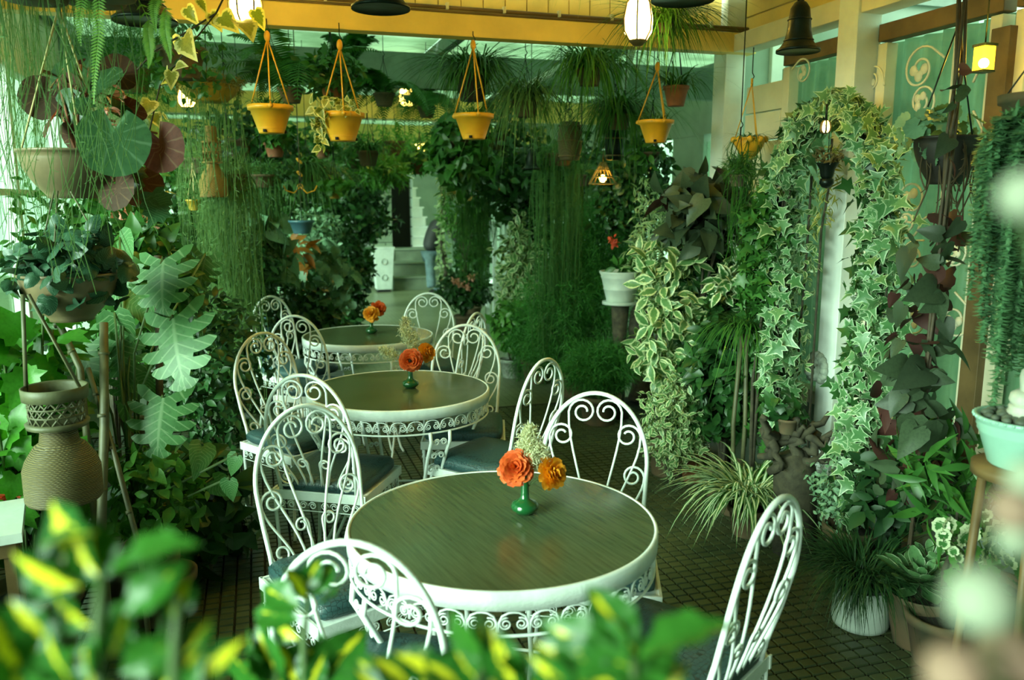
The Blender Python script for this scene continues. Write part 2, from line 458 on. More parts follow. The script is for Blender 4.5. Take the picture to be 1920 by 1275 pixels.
def monstera():
    V = []; F = []; UV = []
    def q(x, y):
        return (x, y, -.16 * y * y - .22 * x * x)
    mid = [0, .16, .34, .52, .70, .87, 1.0]
    tips = [(.46, -.22), (.58, .08), (.56, .40), (.44, .66), (.22, .90)]
    NF = 5
    for sgn in (-1, 1):
        for i in range(NF):
            y0, y1 = mid[i] + .004, mid[i + 1] - (.004 if i < NF - 1 else -.08)
            tx, ty = tips[i]; lw = .095 * (1.0 - .06 * i)
            dx, dy = tx, ty - (y0 + y1) / 2; L_ = math.hypot(dx, dy); nx, ny = -dy / L_, dx / L_
            base = len(V); rows = 6
            for k in range(rows + 1):
                t = k / rows
                hw = ((y1 - y0) / 2 * (1 - t) + lw * t) if t < .8 else lw * (1 - t) / .2 * .9 + .012
                if i == NF - 1: hw = (y1 - y0) / 2 * (1 - t) + .01
                cx = dx * t; cy = (y0 + y1) / 2 + dy * t + .05 * math.sin(t * PI)
                b = 1 - min(1, t * 1.6)
                ax, ay = nx * (1 - b), ny * (1 - b) + b
                for s2 in (-1, 1):
                    x = cx + ax * hw * s2; y = cy + ay * hw * s2
                    V.append((*(q(sgn * x, y)),)); UV.append((.5 + .5 * t * sgn, max(0, min(1, y))))
            for k in range(rows):
                a = base + k * 2
                F.append((a, a + 1, a + 3, a + 2) if sgn < 0 else (a + 2, a + 3, a + 1, a))
        # web along the midrib joining the fingers
        base = len(V)
        for i, y in enumerate(mid):
            w = .25 * math.sin(PI * min(1, .25 + y * .75)) + .01
            V.append(q(0, y)); UV.append((.5, y)); V.append(q(sgn * w, y)); UV.append((.5 + .2 * sgn, y))
        for i in range(len(mid) - 1):
            a = base + i * 2; F.append((a, a + 1, a + 3, a + 2) if sgn > 0 else (a + 2, a + 3, a + 1, a))
    return np.array(V, float), tri(F), np.array(UV)
P_monst = monstera()
P_paddle = strip_leaf([.05, .06, .08, .13, .19, .21, .16, .03], cup=.35, droop=-.15)
_pm = {}
def proto_mesh(key, proto, mat):
    k = (key, mat.name)
    if k not in _pm:
        me = mesh_np(key, *proto); me.materials.append(mat); _pm[k] = me
    return _pm[k]

# ---------------------------------------------------------------- placing many leaves
def rngs(seed): return np.random.default_rng(seed)
def unit(v): return v / np.maximum(np.linalg.norm(v, axis=-1, keepdims=True), 1e-9)
def frames(pos, axis, normal, size):
    """N matrices: leaf base at pos, growing along axis, facing normal"""
    ax = unit(np.asarray(axis, float)); nz = np.asarray(normal, float)
    nz = unit(nz - ax * np.sum(nz * ax, -1, keepdims=True)); x = np.cross(ax, nz)
    M = np.zeros((len(pos), 4, 4)); s = np.asarray(size, float).reshape(-1, 1) * np.ones((len(pos), 1))
    M[:, :3, 0] = x * s; M[:, :3, 1] = ax * s; M[:, :3, 2] = nz * s; M[:, :3, 3] = pos; M[:, 3, 3] = 1
    return M
def cloud(n, c, rad, size, seed, up=.35, droop=.35, shell=.55, jit=.5, toward=None):
    """leaves through an ellipsoid, faces outward"""
    g = rngs(seed); d = unit(g.normal(size=(n, 3))); rr = (shell + (1 - shell) * g.random((n, 1)) ** .6)
    lump = 1 + .22 * np.sin(d[:, :1] * 5 + seed) * np.cos(d[:, 1:2] * 4 + seed * 2) + .15 * np.sin(d[:, 2:] * 7 + seed)
    pos = np.asarray(c) + d * np.asarray(rad) * rr * lump
    nrm = d + np.array([0, 0, up]) + jit * g.normal(size=(n, 3))
    if toward is not None: nrm = nrm + np.asarray(toward)
    ax = g.normal(size=(n, 3)) + d * .6 - np.array([0, 0, droop])
    return frames(pos, ax, nrm, size * (.6 + .7 * g.random((n, 1))))
def along(path, n, rad, size, seed, toward=(0, 0, 0), droop=.4, up=.2, jit=.5, flat=1.0):
    """leaves clothing a path (vine, column)"""
    g = rngs(seed); P = np.asarray(path, float); seg = np.linalg.norm(np.diff(P, axis=0), axis=1); cum = np.concatenate([[0], np.cumsum(seg)])
    t = g.random(n) * cum[-1]; pos = np.stack([np.interp(t, cum, P[:, i]) for i in range(3)], 1)
    r = np.interp(t, cum, rad) if isinstance(rad, (list, tuple)) else rad
    d = unit(g.normal(size=(n, 3)) * np.array([1, flat, .6])); rr = (.45 + .65 * g.random(n)) * r
    pos = pos + d * rr[:, None]
    nrm = d + np.asarray(toward) + np.array([0, 0, up]) + jit * g.normal(size=(n, 3))
    ax = g.normal(size=(n, 3)) * .7 + d * .5 - np.array([0, 0, droop])
    return frames(pos, ax, nrm, size * (.6 + .7 * g.random((n, 1))))
def baked(proto, M, origin=(0, 0, 0), name='foliage'):
    V, F, UV = proto; n = len(M); k = len(V)
    W = np.einsum('nij,vj->nvi', M[:, :3, :3], V) + M[:, None, :3, 3] - np.asarray(origin)
    FF = (F[None] + (np.arange(n) * k)[:, None, None]).reshape(-1, F.shape[1])
    return mesh_np(name, W.reshape(-1, 3), FF, np.tile(UV, (n, 1)))
def foliage(root, proto, M, mat, name='foliage'):
    """a mass of leaves too small to pick apart: one part"""
    return put(name, baked(proto, M, root.location, name), mat, root, kind='stuff')
def leaves(root, key, proto, M, mat, name='leaf', parent=None):
    """leaves that show singly: one object each"""
    me = proto_mesh(key, proto, mat); out = []
    off = np.array(root.location)
    for m in M:
        m = m.copy(); m[:3, 3] -= off
        out.append(put(name, me, mat, parent or root, M=Matrix(m.tolist())))
    return out
def ribbons(P, W, N=None, seed=0, vfold=0.0):
    """P (n,k,3) centre lines, W (n,k) half widths -> V,F,UV"""
    n, k, _ = P.shape
    T = np.gradient(P, axis=1)
    if N is None: N = np.array([0, 0, 1.0])
    S = unit(np.cross(T, np.broadcast_to(N, P.shape) + 1e-4))
    V = np.stack([P - S * W[..., None], P + S * W[..., None]], 2).reshape(-1, 3)
    idx = (np.arange(n)[:, None] * k + np.arange(k - 1)[None]).ravel() * 2
    F = np.stack([idx, idx + 1, idx + 3, idx + 2], 1)
    u = np.tile(np.array([0., 1.]), n * k); v = np.repeat(np.tile(np.linspace(0, 1, k), n), 2)
    return V, F, np.stack([u, v], 1)
def arcs(n, base, spread, length, seed, up=1.0, fall=1.2, k=9, az=None, rad0=.03, lenvar=.5):
    """grass-like arching centre lines from a crown"""
    g = rngs(seed); a = g.random(n) * 2 * PI if az is None else az[0] + (az[1] - az[0]) * g.random(n)
    L_ = length * (1 - lenvar * g.random(n)); s = spread * (.35 + .75 * g.random(n)); t = np.linspace(0, 1, k)[None]
    out = s[:, None] * L_[:, None] * t; h = up * L_[:, None] * (t - fall * (.5 + .6 * g.random(n))[:, None] * t * t)
    b = np.asarray(base) + np.stack([np.cos(a), np.sin(a), np.zeros(n)], 1) * (rad0 * g.random(n))[:, None]
    wob = .06 * L_[:, None] * np.sin(t * 3 + g.random((n, 1)) * 6)
    P = np.stack([b[:, :1] + np.cos(a)[:, None] * out - np.sin(a)[:, None] * wob, b[:, 1:2] + np.sin(a)[:, None] * out + np.cos(a)[:, None] * wob, b[:, 2:] + h], -1)
    return P
def taper(k, w, base=.55): 
    t = np.linspace(0, 1, k); return w * np.minimum(1, base + t * 2.2) * np.clip((1 - t) * 2.4, 0.02, 1)
def grass(root, P, w, mat, name='foliage'):
    n, k, _ = P.shape
    V, F, UV = ribbons(P, np.tile(taper(k, w), (n, 1)))
    return put(name, mesh_np(name, V - np.array(root.location), F, UV), mat, root, kind='stuff')
def strand_lines(n, top, length, seed, box=(.1, .1, .02), k=9, sway=.03, lenvar=.6, out=.06):
    g = rngs(seed); L_ = length * (1 - lenvar * g.random(n)); t = np.linspace(0, 1, k)
    b = np.asarray(top) + (g.random((n, 3)) - .5) * 2 * np.asarray(box)
    d = unit(g.normal(size=(n, 3))); d[:, 2] = 0
    P = np.zeros((n, k, 3))
    ph = g.random((n, 2)) * 6
    for i in range(2): P[..., i] = b[:, i:i + 1] + d[:, i:i + 1] * out * np.minimum(1, t * 6)[None] + sway * np.sin(t[None] * (3 + 3 * ph[:, :1] / 6) + ph[:, i:i + 1]) * t[None]
    P[..., 2] = b[:, 2:] - L_[:, None] * t[None] + .03 * np.sin(np.minimum(1, t * 6) * PI)[None]
    return P
def hanging(root, P, mat, r=.0016, tw=6, twlen=.03, twr=.0013, seed=1, name='trailing_stems'):
    """curtain of trailing stems with short side shoots: one part"""
    n, k, _ = P.shape; g = rngs(seed)
    V1, F1, U1 = ribbons(P, np.full((n, k), r), np.array([0.3, 1, 0.05])); V2, F2, U2 = ribbons(P, np.full((n, k), r), np.array([1, -.3, 0.05]))
    m = n * tw
    si = np.repeat(np.arange(n), tw); tt = g.random(m) * (k - 1.01); i0 = tt.astype(int); fr = (tt - i0)[:, None]
    b = P[si, i0] * (1 - fr) + P[si, i0 + 1] * fr
    d = unit(g.normal(size=(m, 3)) * np.array([1, 1, .4]) - np.array([0, 0, .7]))
    e = b + d * (twlen * (.4 + g.random((m, 1)))); s = unit(np.cross(d, g.normal(size=(m, 3)))) * twr
    V3 = np.stack([b - s, b + s, e + s * .7, e - s * .7], 1).reshape(-1, 3); F3 = (np.arange(m) * 4)[:, None] + np.arange(4)[None]
    U3 = np.tile(np.array([[0, 0], [1, 0], [1, 1], [0, 1.]]), (m, 1))
    V = np.concatenate([V1, V2, V3]) - np.array(root.location)
    F = np.concatenate([F1, F2 + len(V1), F3 + len(V1) + len(V2)])
    return put(name, mesh_np(name, V, F, np.concatenate([U1, U2, U3])), mat, root, kind='stuff')
def fluff(root, n, c, rad, length, w, mat, seed, name='foliage', droop=.5, shell=.2):
    """feathery mass of fine needles"""
    g = rngs(seed); d = unit(g.normal(size=(n, 3))); rr = shell + (1 - shell) * g.random((n, 1)) ** .5
    lump = 1 + .25 * np.sin(d[:, :1] * 6 + seed) * np.cos(d[:, 1:2] * 5 + seed) + .18 * np.sin(d[:, 2:] * 8 + seed * 3)
    b = np.asarray(c) + d * np.asarray(rad) * rr * lump
    t = unit(g.normal(size=(n, 3)) + d * .8 - np.array([0, 0, droop])); L_ = length * (.4 + g.random((n, 1)))
    s = unit(np.cross(t, g.normal(size=(n, 3)))) * w; mid = b + t * L_ * .5 + np.array([0, 0, .12]) * L_; e = b + t * L_
    V = np.stack([b - s, b + s, mid + s, mid - s, e], 1).reshape(-1, 3); o = (np.arange(n) * 5)[:, None]
    F = np.concatenate([o + np.array([0, 1, 2]), o + np.array([0, 2, 3]), o + np.array([3, 2, 4])]).astype(np.int32)
    UV = np.tile(np.array([[0, 0], [1, 0], [1, .5], [0, .5], [.5, 1.]]), (n, 1))
    return put(name, mesh_np(name, V - np.array(root.location), F, UV), mat, root, kind='stuff')
def frond_mesh(path, plen, np_, w, seed=0, up=(0, 0, 1), droopy=.3, name='frond'):
    """one fern or palm frond: rachis plus leaflets on both sides"""
    P = np.asarray(path, float); k = len(P); g = rngs(seed)
    t = np.linspace(.06, .99, np_); cum = np.linspace(0, 1, k)
    pos = np.stack([np.interp(t, cum, P[:, i]) for i in range(3)], 1); tan = unit(np.gradient(pos, axis=0))
    side = unit(np.cross(tan, np.broadcast_to(np.asarray(up, float), tan.shape) + 1e-3)); nor = np.cross(side, tan)
    V = []; F = []; UV = []; o = 0
    L_ = plen * np.minimum(1, .35 + t * 3) * np.minimum(1, (1.04 - t) * 2.2)
    for s in (-1, 1):
        e = pos + (side * s + tan * .35 + nor * .12) * L_[:, None] * (.9 + .2 * g.random((np_, 1))) - np.array([0, 0, droopy]) * L_[:, None]
        m = (pos + e) / 2 + nor * .08 * L_[:, None]
        a = tan * w
        for q in (pos - a * .6, pos + a * .6, m + a, m - a, e): V.append(q)
        ix = np.arange(np_)
        F.append(np.stack([o + ix, o + np_ + ix, o + 2 * np_ + ix], 1)); F.append(np.stack([o + ix, o + 2 * np_ + ix, o + 3 * np_ + ix], 1)); F.append(np.stack([o + 3 * np_ + ix, o + 2 * np_ + ix, o + 4 * np_ + ix], 1))
        UV += [(.2, 0)] * np_ + [(.2, 0)] * np_ + [(.5, .5)] * np_ + [(.5, .5)] * np_ + [(.8, 1)] * np_
        o += 5 * np_
    RV, RF, RU = ribbons(P[None], np.full((1, k), w * .35)); RF = np.concatenate([RF[:, [0, 1, 2]], RF[:, [0, 2, 3]]])
    V.append(RV); F.append(RF + o); UV += [tuple(x) for x in RU]
    return mesh_np(name, np.concatenate(V), np.concatenate(F), np.array(UV))
def fern(root, n, base, spread, length, plen, mat, seed, az=(0, 2 * PI), up=.9, fall=1.3, pn=34, w=.006, droopy=.3):
    P = arcs(n, base, spread, length, seed, up, fall, 9, az, .02, .35)
    for i in range(n):
        put('frond', frond_mesh(P[i] - np.array(root.location), plen, pn, w, seed + i, droopy=droopy), mat, root)

# ---------------------------------------------------------------- leaf materials
L_ivy = leaf_mat('variegated_ivy', (.10, .22, .09), (.20, .34, .17), margin=(.38, .52, .31), mlo=.80, trans=.12)
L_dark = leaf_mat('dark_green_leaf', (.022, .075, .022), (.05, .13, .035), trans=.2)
L_mid = leaf_mat('mid_green_leaf', (.05, .15, .035), (.10, .25, .05), trans=.28)
L_light = leaf_mat('light_green_leaf', (.10, .27, .05), (.20, .40, .09), trans=.35)
L_pale = leaf_mat('pale_variegated_leaf', (.13, .26, .10), (.24, .38, .16), margin=(.58, .66, .36), mlo=.6, trans=.2)
L_silver = leaf_mat('silvery_leaf', (.20, .32, .22), (.34, .46, .34), trans=.15, rough=.5)
L_cream = leaf_mat('cream_edged_leaf', (.06, .17, .05), (.10, .25, .08), margin=(.58, .66, .42), mlo=.6, trans=.2)
L_gold = leaf_mat('gold_centred_leaf', (.035, .15, .022), (.07, .23, .035), centre=(.78, .72, .03), clo=.42, crand=.75, trans=.22, rough=.3)
L_purple = leaf_mat('purple_leaf', (.050, .060, .042), (.095, .12, .075), trans=.15, back=(.065, .024, .02), rough=.5)
L_begonia = leaf_mat('begonia_leaf', (.045, .11, .05), (.075, .15, .075), vein=(.10, .19, .10), vslant=0.0, back=(.24, .035, .02), trans=.22, rough=.33)
L_begred = leaf_mat('red_begonia_leaf', (.10, .030, .018), (.055, .045, .03), vein=(.15, .09, .05), vslant=0.0, back=(.26, .035, .018), trans=.3, rough=.6, spec=.15)
L_pep = leaf_mat('ridged_grey_green_leaf', (.018, .062, .034), (.05, .12, .075), vein=(.10, .19, .13), trans=.08, rough=.35)
L_monst = leaf_mat('monstera_leaf', (.10, .23, .09), (.16, .33, .14), vein=(.25, .40, .2), trans=.25, rough=.42, spec=.4)
L_aspar = leaf_mat('asparagus_fern_needle', (.04, .19, .03), (.10, .31, .06), trans=.3, rough=.6)
L_grass = leaf_mat('dark_grass_blade', (.016, .055, .018), (.04, .10, .035), trans=.2, rough=.5)
L_spider = leaf_mat('striped_spider_leaf', (.10, .24, .07), (.16, .32, .10), centre=(.70, .78, .54), clo=.44, trans=.25)
L_succ = leaf_mat('succulent_leaf', (.10, .20, .09), (.17, .29, .14), margin=(.25, .36, .2), mlo=.85, trans=.08, rough=.45)
L_sedum = leaf_mat('sedum_leaf', (.18, .36, .20), (.30, .48, .30), trans=.15, rough=.55)
L_rhip = leaf_mat('thin_trailing_stem', (.15, .27, .09), (.26, .38, .16), trans=.25, rough=.6)
L_rhipg = leaf_mat('green_trailing_stem', (.06, .17, .045), (.13, .27, .08), trans=.25, rough=.6)
L_fern = leaf_mat('fern_green', (.05, .17, .04), (.09, .24, .05), trans=.3, rough=.5)
L_fernl = leaf_mat('bright_fern', (.22, .42, .07), (.32, .5, .10), trans=.35, rough=.5)
L_orange = leaf_mat('orange_leaf', (.45, .13, .02), (.55, .22, .04), trans=.25)
L_vivid = leaf_mat('vivid_backlit_leaf', (.08, .30, .03), (.16, .42, .06), trans=.45, rough=.35)
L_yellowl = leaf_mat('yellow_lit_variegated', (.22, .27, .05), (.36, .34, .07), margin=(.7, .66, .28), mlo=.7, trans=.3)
F_orange = leaf_mat('orange_red_petal', (.72, .10, .018), (.85, .17, .03), trans=.25, rough=.6)
F_yellow = leaf_mat('golden_orange_petal', (.85, .33, .015), (.92, .42, .03), trans=.25, rough=.6)
F_pink = leaf_mat('pink_petal', (.62, .26, .19), (.75, .36, .28), trans=.3, rough=.6)
F_red = leaf_mat('red_petal', (.62, .07, .03), (.75, .12, .05), trans=.2, rough=.6)
F_plume = leaf_mat('dry_plume', (.56, .56, .36), (.70, .68, .46), trans=.3, rough=.8)

# ================================================================ the setting
XL, XR, XW, YB, ZB, YE = -1.4, 2.9, 4.7, 4.53, 2.55, 16.0
def struct(name, mb, mat, parent=None, **kw):
    kw.setdefault('kind', 'structure'); kw.setdefault('smooth', False)
    return mb.build(name, mat, parent, **kw)

floor = struct('floor', MB().box((1.2, 2.9, -.06), (7.4, 6.8, .104)), grout, label='green brown mosaic tiled veranda floor')
struct('far_paving', MB().box((1.2, 11.2, -.03), (7.4, 9.8, .06)), far_floor, floor)
# mosaic tiles: the nearest, largest-looking ones single, the rest joined
tw, td = .062, .052
tb = MB().add([(-tw / 2 + .004, -td / 2 + .005, 0), (tw / 2 - .004, -td / 2 + .005, 0), (tw / 2 - .004, td / 2 - .005, 0), (-tw / 2 + .004, td / 2 - .005, 0),
               (-tw / 2 + .006, -td / 2 + .007, .008), (tw / 2 - .006, -td / 2 + .007, .008), (tw / 2 - .006, td / 2 - .007, .008), (-tw / 2 + .006, td / 2 - .007, .008)],
              [(4, 5, 6, 7), (0, 1, 5, 4), (1, 2, 6, 5), (2, 3, 7, 6), (3, 0, 4, 7)])
tile_me = tb.mesh('tile', False); tile_me.materials.append(tile_m)
rnd = random.Random(4); single = []; rest = []
for i in range(int((XR - XL) / tw)):
    for j in range(int((6.28 - .9) / td)):
        x, y = XL + (i + .5) * tw, .9 + (j + .5) * td
        z = -.008 + rnd.uniform(0, .0018)
        d = np.array([x, y, 0]) - _co; zz = d @ _cf
        px, py = 960 + FPX * (d @ _cr) / zz, 637.5 - FPX * (d @ _cu) / zz
        free = 1240 < px < 1620 and 1010 < py < 1268 or 375 < px < 470 and 960 < py < 1200 or 1210 < px < 1290 and 905 < py < 1010
        (single if free else rest).append((x, y, z, py))
single.sort(key=lambda t: -t[3]); rest += single[298:]; single = single[:298]
for x, y, z, _ in single: put('tile', tile_me, tile_m, floor, loc=(x, y, z))
V0 = np.array(tb.v); F0 = np.array(tb.f); A = np.array([t[:3] for t in rest])
put('tile_field', mesh_np('tile_field', (V0[None] + A[:, None]).reshape(-1, 3), (F0[None] + (np.arange(len(A)) * 8)[:, None, None]).reshape(-1, 4), None, False), tile_m, floor, kind='stuff')

# right wall beside the tables: plinth, siding boards, header beam, posts, two curtained windows
wr = struct('wall_right', MB().box((XR + .05, 1.8, .28), (.10, 6.0, .56)), wall_p, label='right veranda wall with siding boards and plinth')
for k in range(11): struct('plank', MB().box((XR + .03 - .004 * (k % 2), 4.36, .62 + k * .165), (.05, .36, .155)), cream, wr)
for k in range(4): struct('plank', MB().box((XR + .03 - .004 * (k % 2), 1.8, 2.70 + k * .12), (.05, 5.8, .112)), lamp_cream, wr)
struct('trim_1', MB().box((XR - .04, 1.75, ZB + .05), (.13, 5.8, .10)), cream, label='cream header beam running along the right wall', bevel=.004)
for nm, yc, lab in (('trim_2', 4.66, 'cream corner post where the cross beam meets the right wall'), ('trim_3', 3.50, 'white square post carrying the stone lion mask')):
    struct(nm, MB().box((XR - .05, yc, 1.5), (.14, .14, 3.0)), post_white, label=lab, bevel=.004)
struct('trim_4', MB().box((XR + .35, 4.78, 1.5), (.10, .10, 3.0)), post_white, label='shaded post just behind the corner post', bevel=.004)

def scroll_pts(c, r0, r1, a0, turns, n=26, sgn=1):
    return [(c[0] + (r0 + (r1 - r0) * (k / n) ** .85) * math.cos(a0 + sgn * 2 * PI * turns * k / n), c[1] + (r0 + (r1 - r0) * (k / n) ** .85) * math.sin(a0 + sgn * 2 * PI * turns * k / n)) for k in range(n + 1)]
def window_right(n, y0, y1, lab):
    w = struct('window_%d' % n, MB().box((XR + .04, (y0 + y1) / 2, .60), (.10, y1 - y0, .07)), cream, label=lab)
    for y in (y0 + .03, y1 - .03): struct('window_frame', MB().box((XR + .03, y, 1.5225), (.066, .06, 1.775)), cream, w, bevel=.003)
    struct('window_frame', MB().box((XR + .03, (y0 + y1) / 2, 2.46), (.07, y1 - y0, .08)), brown_wood, w, bevel=.003)
    m = MB(); ny = 60; vs = []; fs = []
    for i in range(ny + 1):
        y = y0 - .06 + (y1 - y0 + .28) * i / ny
        x = XR + .16 + .028 * math.sin(i * .95) + .012 * math.sin(i * .37 + 1)
        for z in (.6, 1.5, 2.44): vs.append((x + .01 * math.sin(z * 3 + i), y, z))
    for i in range(ny):
        for j in range(2): a = i * 3 + j; fs.append((a, a + 1, a + 4, a + 3))
    m.add(vs, fs); m.build('curtain', curtain, w)
    struct('pane', MB().box((XR + .06, (y0 + y1) / 2, 1.52), (.006, y1 - y0 - .1, 1.85)), glass, w)
    return w
w1 = window_right(1, 3.57, 4.17, 'narrow curtained window behind the dark bell')
w2 = window_right(2, 2.72, 3.42, 'curtained window behind the ivy arch and purple vine')
w3 = window_right(3, 1.30, 2.66, 'curtained window behind the trailing sedum')
struct('window_frame', MB().box((XR - .01, 2.69, 1.45), (.06, .09, 1.8)), brown_wood, w3, bevel=.003)
def grille(root, y0, y1, items):
    g = struct('grille', MB().tube([(XR - .005, y0, .7), (XR - .005, y0, 2.4)], .005), cream, root)
    for (cy, cz, r, a0, sg) in items:
        p = scroll_pts((cy, cz), r, r * .30, a0, 1.35, 30, sg)
        q = [(cy + r * math.cos(a0) + sg * math.sin(a0) * r * .9 * (1 - k / 5), cz + r * math.sin(a0) - sg * math.cos(a0) * r * .9 * (1 - k / 5)) for k in range(5)]
        MB().tube([(XR - .006, a, b) for a, b in q + p], .0055, 6).build('scroll', cream, g)
        m = MB()      # cast trefoil leaf in the eye of the scroll
        for t in range(5):
            an = a0 + 1 + t * .75; l = r * (.55 if t % 2 == 0 else .38)
            m.ball((XR - .012, cy + l * .55 * math.cos(an), cz + l * .55 * math.sin(an)), l * .42, 7, 5, (.35, 1, 1))
        m.build('cast_leaf', cream, g)
def wz(px, py): p = atX(px, py, XR - .006); return p[1], p[2]
it = []
for (px, py, r, a0, sg) in ((1725, 130, .105, 2.2, -1), (1728, 190, .085, -1.9, -1), (1505, 135, .075, 1.0, 1), (1868, 135, .085, .5, 1), (1635, 150, .07, 2.8, -1),
                            (1710, 375, .11, -2.0, 1), (1788, 475, .085, .6, 1), (1712, 480, .07, 1.5, -1), (1700, 420, .075, 3.6, 1), (1875, 210, .10, -.6, -1), (1790, 600, .09, 2.2, 1), (1715, 600, .08, .4, -1), (1835, 560, .08, 3.2, -1), (1880, 640, .09, 1.1, 1)):
    y, z = wz(px, py); it.append((y, z, r, a0, sg))
grille(w2, 2.95, 3.4, it)

# cross beam with conduits and fascia boards above it
struct('trim_5', MB().box((.75, YB + .05, ZB + .055), (4.4, .10, .115)), lamp_cream, label='cream painted cross beam carrying the yellow hanging pots', bevel=.004)
fb = struct('trim_6', MB().box((.75, YB + .16, ZB + .35), (4.4, .02, .46)), lamp_cream, label='vertical board fascia above the cross beam')
for k in range(34): struct('plank', MB().box((-1.35 + k * .128, YB + .142 - .003 * (k % 2), ZB + .35), (.122, .018, .46)), lamp_cream, fb)
cd = struct('trim_7', MB().tube([(XL, YB + .02, ZB + .150), (XR, YB + .02, ZB + .140)], .011, 8), brown_wood, label='brown conduits clipped along the top of the cross beam', smooth=True)
struct('conduit', MB().tube([(XL, YB + .01, ZB + .124), (XR, YB + .01, ZB + .122)], .007, 8), brown_wood, cd, smooth=True)
for k in range(14): struct('clip', MB().box((XL + .2 + k * .32, YB + .012, ZB + .15), (.014, .03, .034)), cream, cd)
# ceiling over the near tables
ce = struct('ceiling', MB().box((.75, 1.75, 2.92), (4.4, 5.6, .03)), cream, label='boarded cream ceiling over the near tables')
for k in range(30): struct('plank', MB().box((-1.35 + k * .146, 1.75, 2.895), (.14, 5.6, .02)), cream, ce)

# roof beyond: frosted sheets on rafters
for i in range(4):
    for j in range(4):
        struct('ceiling_sheet', MB().box((XL + .77 + i * 1.54, 6.1 + j * 2.9, 3.10), (1.50, 2.86, .012)), frosted, None, label=('frosted pale roof sheet nearest the cross beam', 'frosted roof sheet in the second row of the roof', 'frosted roof sheet in the third row of the roof', 'frosted roof sheet in the last row before the stairs')[j] + ', ' + ('left edge', 'left of centre', 'right of centre', 'right edge')[i])
rafs = struct('trim_8', MB().box((1.65, 4.75, 3.02), (6.2, .06, .12)), grey_wood, label='grey timber roof frame of rafters and purlins beyond the cross beam')
for x in (XL + .03, .15, 1.68, 3.22, 4.66): struct('rafter', MB().box((x, 10.4, 3.02), (.07, 11.6, .11)), grey_wood, rafs)
for y in (5.9, 9.1, 11.6, 14.4): struct('purlin', MB().box((1.65, y, 3.04), (6.1, .05, .07)), grey_wood, rafs)
struct('trim_9', MB().box((1.65, 7.5, 2.80), (6.1, .10, .30)), grey_wood, label='deep grey cross beam, second from the tables')
struct('trim_10', MB().box((1.65, 10.3, 2.78), (6.1, .10, .26)), lamp_cream, label='cream cross beam lit by the middle lamp')
struct('trim_11', MB().box((1.65, 13.3, 2.70), (6.1, .10, .28)), lamp_cream, label='farthest cream cross beam before the stairs')
for k, (a, b) in enumerate((((2.4, 7.45, 2.68), (2.9, 6.2, 3.0)), ((3.4, 7.45, 2.68), (2.95, 6.2, 3.0)))):
    struct('brace', MB().bar(a, b, .05, .05), post_white, rafs)

# left window wall
wl = struct('wall_left', MB().box((XL - .05, 7.5, .3), (.10, 17.0, .6)), wall_p, label='low left wall under the bright windows')
struct('wall_header', MB().box((XL - .05, 7.5, 2.75), (.10, 17.0, .55)), cream, wl)
for k in range(13):
    y = -.7 + k * 1.3
    w = struct('window_%d' % (4 + k), MB().box((XL, y + .65, .62), (.12, 1.24, .05)), post_white, label='tall left window pane with white frame, number %s from the camera' % ('one two three four five six seven eight nine ten eleven twelve thirteen'.split()[k]))
    struct('window_frame', MB().box((XL - .02, y, 1.55), (.08, .07, 1.9)), post_white, w)
    struct('window_frame', MB().box((XL - .02, y + .65, 1.72), (.05, 1.24, .04)), post_white, w)
    struct('pane', MB().box((XL - .03, y + .65, 1.17), (.006, 1.22, 1.06)), glass, w)
    struct('pane', MB().box((XL - .03, y + .65, 2.10), (.006, 1.22, .74)), glass, w)
struct('outside_ground', MB().box((-6.5, 8, -.05), (10, 26, .1)), plain('lawn', (.09, .16, .06), .9), label='lawn outside the left windows')

# right wall of the wider room beyond the corner
w4 = struct('wall_back', MB().box((XW + .05, 10.4, .45), (.1, 11.4, .9)), wall_p, label='right wall of the wider back room')
struct('wall_header', MB().box((XW + .05, 10.4, 2.75), (.1, 11.4, .75)), wall_p, w4)
for k in range(7): struct('wall_pier', MB().box((XW + .05, 4.9 + k * 1.8, 1.6375), (.09, .7, 1.475)), wall_p, w4)
struct('wall_return', MB().box((3.86, 4.80, 1.55), (1.75, .08, 3.1)), wall_p, w4)
for k in range(6):
    w = struct('window_%d' % (17 + k), MB().box((XW + .03, 5.8 + k * 1.8, .92), (.12, 1.1, .05)), post_white, label='bright back room window, number %s from the corner post' % ('one two three four five six'.split()[k]))
    struct('pane', MB().box((XW + .05, 5.8 + k * 1.8, 1.6), (.006, 1.1, 1.4)), glass, w)
    struct('window_frame', MB().box((XW + .04, 5.8 + k * 1.8, 1.6), (.05, .04, 1.36)), post_white, w)

# far end: block wall, dark doorway, side stair, steps
x0, x1 = 2.53, 2.97
ew = struct('wall_far', MB().box(((XL + x0) / 2, YE + .14, 1.6), (x0 - XL, .16, 3.2)), mortar, label='painted block wall left of the dark doorway')
bw, bh = .285, .19
bme = MB().box((0, 0, 0), (bw - .015, .06, bh - .014)).mesh('brick', False); bme.materials.append(brick_m)
rr_ = random.Random(2)
for j in range(14):
    for i in range(5):
        xx = x0 - bw / 2 - i * bw - (bw / 2 if j % 2 else 0)
        put('brick', bme, brick_m, ew, loc=(xx, YE + .05 - rr_.random() * .008, .1 + bh * (j + .5)))
    if j % 2: put('brick', MB().box((0, 0, 0), (bw / 2 - .012, .06, bh - .014)).mesh('brick', False), brick_m, ew, loc=(x0 - bw / 4, YE + .05, .1 + bh * (j + .5)))
er = struct('wall_far_right', MB().box((4.0, YE + .9, 1.6), (2.1, .1, 3.2)), wall_p, label='pale wall behind the side stair')
struct('door_1', MB().box(((x0 + x1) / 2, YE + .55, 1.7), (x1 - x0 + .1, .06, 2.6)), black, label='dark doorway at the far end beside the stair')  # black panel stands in for the shade inside the opening
